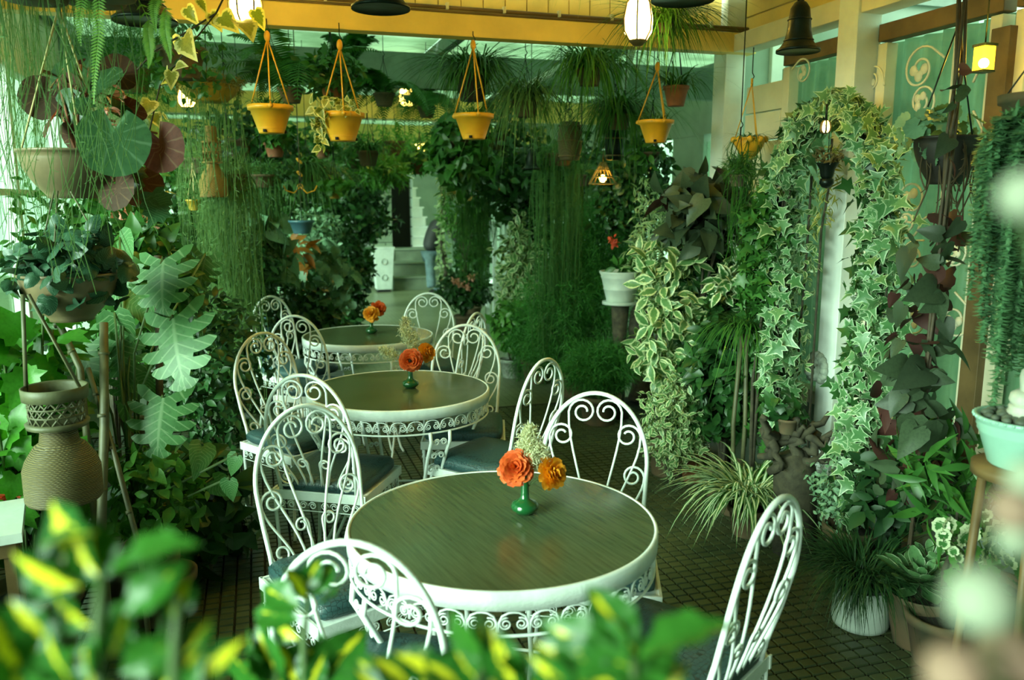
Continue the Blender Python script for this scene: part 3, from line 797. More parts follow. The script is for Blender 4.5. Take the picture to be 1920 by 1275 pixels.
st = struct('side_stair', MB().box((3.2, YE + .6, .35), (.46, .5, .7)), post_white, kind='structure', label='white stepped side stair right of the dark doorway')
for k in range(9):
    z = .72 + k * .19; xx = 3.42 - k * .062
    struct('stair_riser', MB().box(((xx + 2.97) / 2, YE + .55 - .01 * k, z - .05), (xx - 2.97, .5, .17)), post_white, st)
    struct('stair_nosing', MB().box(((xx + 2.97) / 2 + .02, YE + .29, z + .045), (xx - 2.97 + .03, .04, .028)), white, st)
for k, (yy, zz) in enumerate(((15.35, .25), (15.75, .50), (16.1, .74))):
    s = struct('entrance_step', MB().box((3.05, yy + .35, zz / 2), (1.25 - .1 * k, .8, zz)), step_m, label=('lowest', 'middle', 'top')[k] + ' stone step up to the dark doorway')
    struct('step_nosing', MB().box((3.05, yy - .06, zz - .015), (1.27 - .1 * k, .04, .035)), concrete, s)

struct('wall_rear_blocker', MB().box((.75, -1.05, 1.5), (4.4, .1, 3.0)), wall_p, label='plaster wall added behind the camera to block daylight')  # unseen wall added to keep frontal daylight off the beams and foliage
struct('wall_right_blocker', MB().box((XR + .05, .1, 1.6), (.10, 2.3, 2.1)), wall_p, label='plain wall added right of the camera to block daylight')  # unseen, added with the rear wall to shut out fill light
# ================================================================ lamps
lamp_e = emit('lamp_glass_lit', (1.0, .72, .16), 30)
lamp_s = emit('small_lamp_glass_lit', (1.0, .66, .12), 22)
WARM = (1.0, .56, .03)
def lamp(p, r, h, label, watt, top=None, mat=lamp_e, petals=True, soft=.05):
    t = thing('hanging_lamp', label, 'lamp', p)
    m = MB(); m.lathe([(r * .55, -h * .5), (r * .95, -h * .3), (r, 0), (r * .8, h * .35), (r * .45, h * .5)], 16); m.build('glass_shade', mat, t)
    m = MB(); m.lathe([(r * .5, h * .5), (r * .62, h * .52), (r * .3, h * .66), (r * .08, h * .7)], 14); m.build('cap', dark_iron, t)
    m = MB(); m.lathe([(r * .3, -h * .60), (r * .62, -h * .5), (r * .6, -h * .46)], 14); m.build('lower_ring', brown_wood, t)
    for k in range(6):
        a = k * PI / 3
        m = MB(); m.tube([((r * f + .003) * math.cos(a), (r * f + .003) * math.sin(a), h * z) for f, z in ((.58, -.5), (.98, -.28), (1.03, 0), (.83, .35), (.5, .5))], .004, 5); m.build('rib', brown_wood, t)
    zt = (top if top else p[2] + .4) - p[2]
    MB().tube([(0, 0, h * .66), (0, 0, zt)], .005, 6).build('cord', dark_iron, t)
    l = bpy.data.lights.new('lamp_light', 'POINT'); l.energy = watt; l.color = WARM; l.shadow_soft_size = r * 1.15
    lo = bpy.data.objects.new('lamp_light', l); C.objects.link(lo); lo.parent = t
    return t
lamp(atD(460, 8, 3.4), .062, .17, 'glowing glass lamp at the top left above the vine leaves', 85, 2.886)
lamp(atD(1197, 36, 3.7), .065, .19, 'glowing glass lamp hanging before the cross beam on the right', 85, 2.886)
lamp(atD(350, 182, 5.2), .05, .13, 'small glowing lamp under the shallow planter on the left', 22, 3.095, lamp_s)
lamp(atD(762, 182, 8.6), .075, .20, 'round glowing lamp in the middle beyond the yellow pots', 55, 3.095, lamp_s)
lamp(atD(787, 276, 13.6), .10, .26, 'farthest little glowing lamp over the dark doorway', 40, 3.095, lamp_s)
lamp(atD(1548, 238, 3.5), .018, .05, 'tiny glowing lamp inside the top of the ivy arch', 3, float(atD(1548, 196, 3.5)[2]), lamp_s)

# ================================================================ chairs
CH = .97
def backpt(u, v):          # u sideways, v height above floor -> leaning back plane
    return (u, -.195 - .105 * max(0, (v - .44)) / .53 - .02 * math.sin(max(0, v - .44) / .53 * PI), v)
def bez(a, b, c, d, n=9):
    return [tuple(a[i] * (1 - t) ** 3 + 3 * b[i] * t * (1 - t) ** 2 + 3 * c[i] * t * t * (1 - t) + d[i] * t ** 3 for i in (0, 1)) for t in [k / n for k in range(n + 1)]]
def back_scroll(s, root, c, r0, r1, turns=1.45, lean=.5):
    """bar rising from the seat that curls over inward at its top"""
    sp = scroll_pts((c[0], c[1]), r0, r1, PI, turns, 24, -1)
    st = sp[0]; h = st[1] - root[1]
    p = bez(root, (root[0] - .01, root[1] + h * .35), (st[0] - .004, st[1] - h * .30), st) + sp[1:]
    return MB().tube([backpt(s * -u if s > 0 else u, CH + v) for u, v in p], .0048, 6)
def make_chair(label):
    t = thing('garden_chair', label, 'chair', group='white scrollwork garden chairs')
    arch = []
    for k in range(29):
        a = PI * k / 28; arch.append((-.193 * math.cos(a), CH - .26 + .26 * math.sin(a)))
    path = [(-.172, .40), (-.178, .50), (-.186, .60)] + arch + [(.186, .60), (.178, .50), (.172, .40)]
    MB().tube([backpt(u, v) for u, v in path], .0082, 8).build('back_frame', white, t)
    for s in (-1, 1):
        back_scroll(s, (-.018, -.515), (-.046, -.070), .052, .016, 1.5).build('back_scroll', white, t)
        back_scroll(s, (-.05, -.515), (-.121, -.158), .047, .015, 1.4).build('back_scroll', white, t)
        back_scroll(s, (-.09, -.515), (-.141, -.305), .042, .014, 1.35).build('back_scroll', white, t)
        sp = scroll_pts((-.138, -.475), .038, .012, PI * .9, 1.3, 20, 1)
        MB().tube([backpt(s * -u if s > 0 else u, CH + v) for u, v in [(-.178, -.40), (-.177, -.44)] + sp], .0045, 6).build('back_scroll', white, t)
        sp = scroll_pts((-.052, -.40), .026, .010, 0, 1.3, 20, 1)
        MB().tube([backpt(s * -u if s > 0 else u, CH + v) for u, v in [(-.03, -.515), (-.026, -.46)] + sp], .0042, 6).build('back_scroll', white, t)
    MB().tube([backpt(u, .455) for u in (-.175, -.09, 0, .09, .175)], .006, 6).build('back_rail', white, t)
    hw = .215
    m = MB()
    for (c, d) in (((0, hw, .415), (2 * hw + .012, .012, .042)), ((0, -hw + .01, .415), (2 * hw + .012, .012, .042)), ((hw, 0, .415), (.012, 2 * hw, .042)), ((-hw, 0, .415), (.012, 2 * hw, .042))): m.box(c, d)
    m.box((0, 0, .425), (2 * hw - .01, 2 * hw - .01, .012))
    m.build('seat_frame', white, t, smooth=False, bevel=.002)
    # padded cushion
    vs = []; fs = []; n = 12
    for lay, (sc, z) in enumerate(((.93, .432), (1.0, .445), (1.0, .470), (.93, .489), (.70, .497), (.35, .500), (.02, .501))):
        for k in range(4 * n):
            side, q = divmod(k, n); f = q / n * 2 - 1
            x, y = ((f, -1), (1, f), (-f, 1), (-1, -f))[side]
            e = 1 - .06 * (abs(x * y)) ** 4
            vs.append((x * sc * (hw - .008) * e, y * sc * (hw - .008) * e, z))
    for l in range(6):
        for k in range(4 * n): q = (k + 1) % (4 * n); a = l * 4 * n; b = a + 4 * n; fs.append((a + k, a + q, b + q, b + k))
    MB().add(vs, fs).build('cushion', cushion_m, t)
    # scroll apron under the seat
    ap = MB()
    for s in (-1, 1):
        ap.tube([(s * x, 0, z) for x, z in scroll_pts((.022, -.024), .019, .006, PI, 1.5, 14, -1)], .0026, 5)
    ap.tube([(-.05, 0, -.001), (.05, 0, -.001)], .0026, 4); ap.tube([(-.05, 0, -.048), (.05, 0, -.048)], .0026, 4)
    ame = ap.mesh('apron_scroll'); ame.materials.append(white)
    for k in range(4):
        f = -.15 + k * .1
        for (x, y, rz) in ((f, hw, 0), (f, -hw + .01, 0), (hw, f, PI / 2), (-hw, f, PI / 2)):
            o = put('apron_scroll', ame, white, t, loc=(x, y, .396)); o.rotation_euler = (0, 0, rz)
    for (sx, sy) in ((-1, -1), (1, -1), (1, 1), (-1, 1)):
        x, y = sx * (hw - .012), sy * (hw - .012)
        MB().tube([(x, y, .43), (x, y, .33), (x * .97, y * .97, .18), (x * 1.04, y * 1.04, .03), (x * 1.08, y * 1.08, .004)], [.009, .009, .008, .008, .010], 7).build('leg', white, t)
    return t
chairs = [  # apex of the back in the photograph, facing angle (deg), label
    ((655, 1010), 64, 'white scrollwork chair nearest the camera, its back in the lower foreground'),
    ((567, 757), -68, 'white scrollwork chair at the far left of the nearest table'),
    ((1117, 733), -113, 'white scrollwork chair at the far right of the nearest table'),
    ((1463, 930), 122, 'white scrollwork chair seen edge-on at lower right, near the spider plant'),
    ((567, 700), 60, 'white scrollwork chair at the near left of the middle table'),
    ((490, 622), -56, 'white scrollwork chair at the far left of the middle table'),
    ((873, 607), -106, 'white scrollwork chair at the far right of the middle table'),
    ((1022, 671), 128, 'white scrollwork chair at the near right of the middle table, half turned'),
    ((552, 590), 60, 'white scrollwork chair at the near left of the farthest table'),
    ((505, 554), -52, 'white scrollwork chair at the far left of the farthest table, before the blue ornament'),
    ((803, 548), -102, 'white scrollwork chair at the far right of the farthest table'),
    ((893, 585), 140, 'white scrollwork chair at the near right of the farthest table, edge-on')]
proto_chair = None
for (px, py), ang, lab in chairs:
    p = atZ(px, py, CH + .008); a = math.radians(ang)
    # apex sits 0.30 m behind the seat centre
    c = (p[0] + .300 * math.cos(a), p[1] + .300 * math.sin(a), 0)
    if proto_chair is None:
        proto_chair = make_chair(lab); proto_chair.location = c; proto_chair.rotation_euler = (0, 0, a - PI / 2)
    else: copy_thing(proto_chair, c, a - PI / 2, lab)

# ================================================================ tables
TH, TR = .75, .45
def make_table(label):
    t = thing('round_table', label, 'table', group='round scrollwork tables')
    m = MB(); m.lathe([(.0, TH - .022), (TR - .012, TH - .022), (TR - .010, TH - .004), (TR - .012, TH - .0015), (.0, TH - .0015)], 96); m.build('tabletop', wood_top, t, smooth=False)
    m = MB(); m.lathe([(TR - .010, TH - .050), (TR, TH - .050), (TR + .001, TH - .006), (TR - .002, TH), (TR - .010, TH), (TR - .010, TH - .050)], 96); m.build('rim_band', white, t)
    m = MB(); m.tube([((TR - .008) * math.cos(2 * PI * k / 72), (TR - .008) * math.sin(2 * PI * k / 72), TH - .118) for k in range(72)], .0045, 6, True); m.build('lower_ring', white, t)
    sm = MB(); n = 36; half = PI / n
    for s in (-1, 1):
        pts = scroll_pts((.0192, -.034), .0172, .0045, PI * .62, 1.75, 26, -1)
        pts = [(.0, -.014), (.006, -.012)] + pts if False else pts
        sm.tube([(s * x, 0, z) for x, z in pts], .0021, 5)
    arch = [(-.037, -.052), (-.036, -.03), (-.028, -.013), (-.012, -.005), (0, -.004), (.012, -.005), (.028, -.013), (.036, -.03), (.037, -.052)]
    sm.tube([(x, 0, z) for x, z in arch], .0027, 5)
    sme = sm.mesh('apron_scroll'); sme.materials.append(white)
    for k in range(n):
        a = 2 * PI * (k + .5) / n
        o = put('apron_scroll', sme, white, t, loc=((TR - .008) * math.cos(a), (TR - .008) * math.sin(a), TH - .053)); o.rotation_euler = (0, 0, a + PI / 2)
    for k in range(4):
        a = k * PI / 2; ca, sa = math.cos(a), math.sin(a)
        def W(r, w, z): return (r * ca - w * sa, r * sa + w * ca, z)
        prof = [(TR - .01, .05, TH - .115), (TR - .004, .048, TH - .16), (TR - .05, .045, .50), (TR - .13, .036, .30), (TR - .14, .032, .16), (TR - .07, .036, .03), (TR - .03, .038, .004)]
        L_ = MB()
        for s in (-1, 1): L_.tube([W(r, s * w, z) for r, w, z in prof], .0085, 7)
        lg = L_.build('leg', white, t)
        for (zc, rc, rr) in ((TH - .165, TR - .008, .030), (TH - .235, TR - .035, .028), (.44, TR - .075, .026), (.37, TR - .105, .024)):
            q = MB()
            for s in (-1, 1): q.tube([W(rc - .25 * (TH - .16 - z) * 0, s * x, z) for x, z in [(rr * 1.1 + .004, zc + rr * .2)][:0] + scroll_pts((rr * .62, zc), rr * .58, .006, PI, 1.5, 18, -1)], .0034, 5)
            q.build('leg_scroll', white, lg)
    for z, r in ((.16, TR - .14),):
        m = MB(); m.tube([(r * math.cos(2 * PI * k / 40), r * math.sin(2 * PI * k / 40), z) for k in range(40)], .006, 6, True); m.build('stretcher_ring', white, t)
    return t
T1 = atZ(942, 975, TH); T2 = atZ(748, 728, TH); T3 = atZ(690.5, 627, TH)
tb1 = make_table('nearest round table with green brown wood top and white scroll apron'); tb1.location = (T1[0], T1[1], 0); tb1.rotation_euler = (0, 0, math.radians(-78))
copy_thing(tb1, (T2[0], T2[1], 0), math.radians(-75), 'middle round table with green brown wood top and white scroll apron')
copy_thing(tb1, (T3[0], T3[1], 0), math.radians(-72), 'farthest round table with green brown wood top and white scroll apron')

# ================================================================ vases and flowers
P_petal = strip_leaf([.10, .20, .28, .33, .30, .20], cup=.2, droop=.2, wave=.25)
def vase(p, label):
    t = thing('bud_vase', label, 'vase', p, group='green bud vases on the tables')
    m = MB(); m.lathe([(.0, 0), (.022, 0), (.026, .003), (.0395, .014), (.042, .024), (.036, .035), (.020, .043), (.0135, .050), (.0125, .065), (.0115, .112), (.0122, .120), (.0098, .120), (.0092, .07), (.0, .065)], 32)
    m.build('vase_body', green_g, t)
    return t
def bloom(base, head, facing, size, label, mat, seed, petals=46, eye=None, group=None):
    """ruffled flower on a stem standing in a vase"""
    f = Vector(facing).normalized()
    t = thing('cut_flower', label, 'flower', base)
    h = Vector(head) - Vector(base)
    MB().tube([(0, 0, 0), tuple(h * .5 + Vector((0, 0, .006))), tuple(h - f * size * .12)], .0022, 6).build('stem', stemg, t)
    M = []; g = random.Random(seed); q = f.to_track_quat('Z', 'Y')
    rows = ((.10, 8, 1.25), (.32, 10, 1.0), (.62, 12, .72), (.95, 14, .42), (1.25, 14, .15), (1.5, 12, -.15))
    Ms = []
    for ri, (tilt, n, _) in enumerate(rows):
        for k in range(n):
            a = 2 * PI * (k + g.random() * .7) / n + ri * .4
            th = tilt + g.uniform(-.12, .12)
            d = q @ Vector((math.cos(a) * math.sin(th), math.sin(a) * math.sin(th), math.cos(th)))
            nn = q @ Vector((-math.cos(a) * math.cos(th), -math.sin(a) * math.cos(th), math.sin(th)))
            b = h + d * size * .10
            Ms.append(frames(np.array([list(b)]), np.array([list(d)]), np.array([list(nn)]), size * g.uniform(.40, .52))[0])
    Ms = np.array(Ms); Ms[:, :3, 3] += np.array(base)
    leaves(t, 'petal', P_petal, Ms, mat, 'petal')
    if eye:
        m = MB(); m.ball(tuple(h + f * size * .42), size * .07, 8, 6); m.build('eye', black, t)
    return t
def plume(base, tips, label, seed):
    t = thing('dry_grass_plume', label, 'dried grass', base)
    for i, (tip, fat) in enumerate(tips):
        a = np.array(base); b = np.array(tip); mid = a * .45 + b * .55 + np.array([0, 0, .02])
        MB().tube([(0, 0, 0), tuple(mid - a), tuple(b - a)], .0015, 5).build('stem', rope_m, t)
        g = rngs(seed + i); n = 1700; s = g.random((n, 1)); c = mid + (b - mid) * (s * 1.1 - .15); r = fat * np.sin(np.clip(s * .85 + .15, 0, 1) * PI) ** .7
        pos = c + g.normal(size=(n, 3)) * r * .42; d = unit(g.normal(size=(n, 3)) + unit(b - mid) * .5); e = pos + d * fat * .45
        sd = unit(np.cross(d, g.normal(size=(n, 3)))) * .0017
        V = np.stack([pos - sd, pos + sd, e], 1).reshape(-1, 3) - a; F = np.arange(3 * n).reshape(-1, 3)
        put('plume', mesh_np('plume', V, F, np.tile(np.array([[0, 0], [1, 0], [.5, 1.]]), (n, 1))), F_plume, t, kind='stuff')
    return t
v1 = atZ(984, 962, TH - .001); v2 = atZ(770, 727, TH - .001); v3 = atZ(697, 625, TH - .001)
vd = -_cf * np.array([1, 1, 0])
for v, lab in ((v1, 'glossy green bud vase on the nearest table'), (v2, 'glossy green bud vase on the middle table'), (v3, 'glossy green bud vase on the farthest table')): vase(v, lab)
d1, d2, d3 = [float((v - _co) @ _cf) for v in (v1, v2, v3)]
def top(v): return np.array([v[0], v[1], v[2] + .075])
bloom(top(v1), atD(968, 878, d1 + .0), vd + np.array([-.1, 0, .45]), .100, 'orange red ruffled flower in the nearest vase', F_orange, 1)
bloom(top(v1), atD(1029, 888, d1 - .01), vd * .6 + np.array([.55, 0, .25]), .092, 'golden orange ruffled flower in the nearest vase', F_yellow, 2)
bloom(top(v2), atD(771, 676, d2 - .02), vd + np.array([0, 0, .15]), .105, 'orange red flower with dark eye in the middle vase', F_orange, 3, eye=True)
bloom(top(v2), atD(797, 661, d2 + .03), vd * .5 + np.array([.6, 0, .2]), .092, 'golden orange flower in the middle vase', F_yellow, 4)
bloom(top(v3), atD(709, 579, d3 + .03), vd + np.array([.4, 0, .3]), .10, 'orange red flower in the farthest vase', F_orange, 5)
bloom(top(v3), atD(697, 590, d3 - .03), vd + np.array([-.3, 0, .5]), .105, 'golden orange flower in the farthest vase', F_yellow, 6)
plume(top(v1), [(atD(994, 798, d1 + .05), .034), (atD(1012, 838, d1 + .03), .042), (atD(985, 838, d1 + .06), .036)], 'pale dry grass plume behind the flowers on the nearest table', 11)
plume(top(v2), [(atD(758, 594, d2 + .03), .036), (atD(777, 622, d2 + .03), .030), (atD(712, 653, d2), .032)], 'pale dry grass plumes in the middle vase, one leaning left', 21)
sp = thing('leaf_sprig', 'small green sprig behind the flowers on the farthest table', 'sprig', top(v3))
MB().tube([(0, 0, 0), tuple(atD(692, 572, d3) - top(v3))], .002, 5).build('stem', stemg, sp)
foliage(sp, P_lance, cloud(22, atD(690, 573, d3), (.035, .03, .045), .05, 5), L_silver)

# ================================================================ plant building blocks
def hang_top(p): return 2.886 if p[1] < 4.5 else 3.095
def pot_part(root, r1, r0, h, mat, z=0.0, rim=True, name='pot', n=28, fill=True):
    t = r1 * .07
    pr = [(0, z), (r0, z), (r0 * 1.01, z + h * .03)]
    pr += [(r0 + (r1 - r0) * .84, z + h * .82), (r1 * 1.05, z + h * .83), (r1 * 1.07, z + h), (r1 * .93, z + h), (r1 * .90, z + h * .86)] if rim else [(r1, z + h * .97), (r1, z + h), (r1 - t, z + h), (r1 - t * 1.4, z + h * .86)]
    m = MB(); m.lathe(pr, n); o = m.build(name, mat, root)
    if fill:
        MB().lathe([(0, z + h * .84), (r1 * .92, z + h * .85), (0, z + h * .9)], n).build('soil', soil, root)
    return o
def bowl_part(root, r, h, mat, z=0.0, foot=.45, name='bowl'):
    pr = [(0, z), (r * foot, z), (r * foot * 1.02, z + h * .06)]
    for k in range(1, 9):
        a = k / 8; pr.append((r * (foot + (1 - foot) * math.sin(a * PI / 2) ** .9), z + h * (.06 + .88 * a)))
    pr += [(r * 1.05, z + h * .95), (r * 1.05, z + h), (r * .95, z + h), (r * .93, z + h * .86)]
    m = MB(); m.lathe(pr, 36); o = m.build(name, mat, root)
    MB().lathe([(0, z + h * .84), (r * .93, z + h * .86), (0, z + h * .9)], 30).build('soil', soil, root)
    return o
def cords(root, r, z, apex, top, mat, n=3, w=.004, name='cord', a0=.5):
    for k in range(n):
        a = a0 + 2 * PI * k / n
        MB().tube([(r * math.cos(a), r * math.sin(a), z), (0, 0, apex)], w, 6).build(name, mat, root)
    MB().tube([(0, 0, apex - .012), (0, 0, apex + .03)], w * 2.2, 8).build('knot', mat, root)
    m = MB(); m.tube([(0, 0, apex + .02), (.012, 0, apex + .04), (0, 0, apex + .06), (0, 0, top)], .003, 6); m.build('hook', dark_iron, root)
def leafpx(specs, d, tilt=.35, seed=0, up=.25):
    """leaf matrices from base and tip as seen, at depth d"""
    g = rngs(seed); out = []
    for s in specs:
        (bx, by), (tx, ty) = s[0], s[1]; dd = s[2] if len(s) > 2 else d; dt = s[3] if len(s) > 3 else g.uniform(-.06, .06) * dd * .5
        b = atD(bx, by, dd); e = atD(tx, ty, dd + dt)
        nrm = -_cf + np.array([0, 0, up]) + tilt * g.normal(size=3)
        out.append(frames(b[None], (e - b)[None], nrm[None], np.linalg.norm(e - b))[0])
    return np.array(out)
def stem_to(root, pts, r, mat, name='stem', n=6):
    off = np.array(root.location)
    return MB().tube([tuple(np.asarray(p) - off) for p in pts], r, n).build(name, mat, root)

# ---------------------------------------------------------------- yellow hanging pots on the cross beam
def yellow_pot(px, py, r, apex_py, label, Y=YB - .035, mat=yellow_p, cmat=yellow_p, seed=0, plant=None):
    p = atY(px, py, Y); h = r * 1.28
    t = thing('hanging_pot', label, 'flowerpot', (p[0], p[1], p[2] - h), group='yellow hanging pots along the cross beam')
    pot_part(t, r, r * .58, h, mat)
    m = MB(); m.lathe([(r * .64, h * .16), (r * .655, h * .165), (r * .66, h * .18), (r * .65, h * .185)], 28); m.build('saucer_line', mat, t)
    for k in range(3): MB().box((r * .615 * math.cos(k * 2.1 + 4.2), r * .615 * math.sin(k * 2.1 + 4.2), h * .07), (.016, .016, .014), k * 2.1 + 4.2).build('drain_notch', black, t)
    ap = atY(px - 3, apex_py, Y)[2] - (p[2] - h)
    for k in range(3): m = MB(); a = .5 + 2 * PI * k / 3; m.ball((r * 1.06 * math.cos(a), r * 1.06 * math.sin(a), h * .93), .012, 8, 6); m.build('clip', mat, t)
    cords(t, r * 1.06, h * .94, ap, ZB + .02 - (p[2] - h), cmat)
    MB().ball((0, 0, ap + .01), .016, 8, 6, (1, 1, 1.8)).build('ring', cmat, t)
    if plant == 'trail':
        foliage(t, P_heart, cloud(60, (p[0] - .05, p[1] - .02, p[2] + .02), (r * 1.1, r, .06), .05, seed, droop=.2), L_yellowl)
        foliage(t, P_heart, along([atY(px - 38, py - 4, Y), atY(px - 44, py + 30, Y), atY(px - 40, py + 60, Y)], 40, .03, .045, seed + 1), L_yellowl, 'trailing_leaves')
    elif plant == 'grass': grass(t, arcs(70, (p[0], p[1], p[2] - .01), .9, .16, seed, .9, 1.0, rad0=.08), .003, L_mid)
    return t
yellow_pot(507, 198, .108, 72, 'yellow hanging pot, leftmost on the cross beam', seed=3, plant='grass')
yellow_pot(641, 212, .112, 88, 'yellow hanging pot with a leafy trail at its left rim', Y=YB - .2 + .16, seed=4, plant='trail')
yellow_pot(888, 214, .105, 88, 'yellow hanging pot in the middle of the cross beam', seed=5, plant='grass')
yellow_pot(1230, 226, .100, 128, 'yellow hanging pot at the right end of the cross beam', seed=6, plant='grass')

# ---------------------------------------------------------------- bells
def bell(px, py, w, d, label):
    p = atD(px, py, d); r = w / 2 * d / FPX
    t = thing('hanging_bell', label, 'bell', p)
    m = MB(); m.lathe([(r * .97, .004), (r * 1.0, 0), (r, .01), (r * .86, r * .20), (r * .66, r * .48), (r * .55, r * .95), (r * .50, r * 1.5), (r * .44, r * 1.95), (r * .28, r * 2.2), (r * .1, r * 2.3), (0, r * 2.3)], 30); m.build('bell_body', dark_iron, t)
    m = MB(); m.tube([(0, 0, r * .3), (0, 0, r * 1.4)], .004, 6); m.ball((0, 0, r * .22), r * .17, 10, 7); m.build('clapper', dark_iron, t)
    for z, q in ((r * .52, .66), (r * 1.45, .525)):
        m = MB(); m.tube([(r * q * math.cos(2 * PI * k / 28), r * q * math.sin(2 * PI * k / 28), z) for k in range(28)], .003, 5, True); m.build('raised_band', dark_iron, t)
    m = MB(); m.tube([(r * .16 * math.cos(a), 0, r * 2.42 + r * .16 * math.sin(a)) for a in [k * PI / 8 for k in range(16)]], .005, 6, True); m.build('loop', dark_iron, t)
    MB().tube([(0, 0, r * 2.5), (0, 0, hang_top(p) - p[2])], .003, 6).build('cord', chain_m, t)
bell(272, 42, 116, 2.9, 'dark iron bell at the top left among the fern fronds')
bell(714, 18, 110, 2.9, 'dark iron bell at the top centre cut by the frame')
bell(1496, 98, 80, 3.3, 'dark iron bell on the right before the curtained window')
bell(996, 318, 34, 6.4, 'small dark bell hanging far back right of centre')
bell(1280, 2, 118, 3.0, 'dark hanging dome at the top right above the glass lamp')

# ================================================================ left side
# begonia bowl
p = atD(141, 372, 2.9)
t = thing('hanging_planter', 'brown clay hanging bowl with large red and green begonia leaves', 'planter', p)
bowl_part(t, .165, .165, clay_b, 0, .52)
for k in range(3):
    a = .9 + 2 * PI * k / 3
    MB().tube([(.165 * math.cos(a), .165 * math.sin(a), .155), (0, 0, .64)], .0035, 6).build('cord', rope_m, t)
m = MB(); m.tube([(0, 0, .60), (.0, 0, .68), (.018, 0, .705), (.036, 0, .69), (.03, 0, .66)], .008, 8); m.build('hook', clay_b, t)
MB().tube([(.018, 0, .70), (.018, 0, 2.886 - p[2])], .003, 6).build('hook_rod', rope_m, t)
gl = leafpx([((215, 228), (212, 352), 2.78, -.04), ((150, 190), (95, 228), 2.85), ((165, 180), (235, 118), 2.9), ((130, 175), (190, 95), 2.95), ((205, 200), (262, 205), 2.9), ((170, 205), (120, 190), 2.8)], 2.9, .2, 3)
leaves(t, 'begonia_leaf', P_round, gl, L_begonia)
rl = leafpx([((295, 250), (322, 335), 2.85, -.03), ((95, 165), (40, 225), 2.85), ((120, 150), (70, 125), 2.95), ((105, 215), (70, 262), 2.8), ((145, 250), (115, 285), 2.85), ((185, 145), (130, 118), 3.0), ((215, 150), (240, 100), 3.0), ((230, 190), (275, 240), 2.95), ((215, 340), (232, 392), 2.85), ((140, 175), (105, 130), 2.9), ((262, 325), (275, 405), 2.95), ((75, 190), (30, 150), 2.9)], 2.9, .45, 5)
leaves(t, 'begonia_red_leaf', P_round, rl, L_begred)
for mtx in list(gl) + list(rl):
    b = mtx[:3, 3]; stem_to(t, [(p[0] + .02, p[1], p[2] + .15), ((b[0] + p[0]) / 2, (b[1] + p[1]) / 2, max(b[2], p[2] + .15) + .03), tuple(b)], .0045, terra, 'petiole')
leaves(t, 'pink_begonia_petal', P_small, np.concatenate([cloud(9, atD(205, 205, 2.82), (.02, .02, .02), .035, 8), cloud(8, atD(228, 175, 2.85), (.02, .02, .015), .03, 9)]), F_pink, 'petal')
for k in range(7):
    q = atD(72 + k * 19, 287 + 3 * (k % 2), 2.78 + .02 * (k % 3)); MB().ball(tuple(q - p), .020, 9, 6, (1.2, 1, .8)).build('pebble', pebble, t)
leaves(t, 'small_begonia_leaf', P_grape, leafpx([((240, 330), (258, 375)), ((285, 360), (312, 410)), ((250, 310), (235, 345)), ((300, 385), (280, 420))], 2.9, .4, 8), L_begonia)

# peperomia bowl
p = atD(136, 600, 2.85)
t = thing('hanging_planter', 'dark clay hanging bowl filled with ridged peperomia leaves', 'planter', p)
bowl_part(t, .155, .165, clay_b, 0, .45)
for k in range(3):
    a = .4 + 2 * PI * k / 3
    MB().tube([(.152 * math.cos(a), .152 * math.sin(a), .155), (.03 * math.cos(a), .03 * math.sin(a), .44)], .003, 6).build('cord', bamboo, t)
leaves(t, 'ridged_leaf', P_pep, cloud(170, (p[0], p[1], p[2] + .185), (.19, .19, .115), .062, 14, up=.5, droop=.3, shell=.75, toward=-_cf * .5), L_pep)
foliage(t, P_pep, cloud(120, (p[0], p[1], p[2] + .17), (.15, .15, .07), .05, 15, up=.5), L_pep, 'inner_leaves')

# wicker lantern under it
p = atD(122, 935, 2.75)
t = thing('wicker_lantern', 'large brown wicker lantern with pierced collar hanging at lower left', 'lantern', p)
s = 2.75 / FPX
m = MB(); m.lathe([(0, 0), (62 * s, 0), (66 * s, 6 * s), (66 * s, 62 * s), (60 * s, 80 * s), (44 * s, 105 * s), (34 * s, 112 * s), (30 * s, 140 * s)], 34); m.build('woven_body', wicker, t)
m = MB(); m.lathe([(30 * s, 136 * s), (52 * s, 142 * s), (54 * s, 150 * s), (46 * s, 152 * s), (34 * s, 152 * s)], 30); m.build('collar', bamboo, t)
for k in range(16):       # pierced cage: slats and rings
    a = 2 * PI * k / 16
    for sg in (-1, 1):
        MB().tube([(46 * s * math.cos(a + sg * f * .8), 46 * s * math.sin(a + sg * f * .8), (150 + 45 * f) * s) for f in (0, .25, .5, .75, 1)], .0035, 5).build('lattice_strip', bamboo, t)
for z in (165, 180):
    MB().tube([(46.5 * s * math.cos(2 * PI * k / 30), 46.5 * s * math.sin(2 * PI * k / 30), z * s) for k in range(30)], .0035, 5, True).build('lattice_ring', bamboo, t)
m = MB(); m.lathe([(48 * s, 193 * s), (55 * s, 194 * s), (56 * s, 216 * s), (54 * s, 217 * s), (50 * s, 214 * s), (50 * s, 194 * s)], 34); m.build('rim', bamboo, t)
for a in (-.3, PI - .3):
    MB().bar((53 * s * math.cos(a), 53 * s * math.sin(a), 200 * s), (-34 * s + 5 * s * math.cos(a), 10 * s, 385 * s), .012, .006).build('strap', bamboo, t)

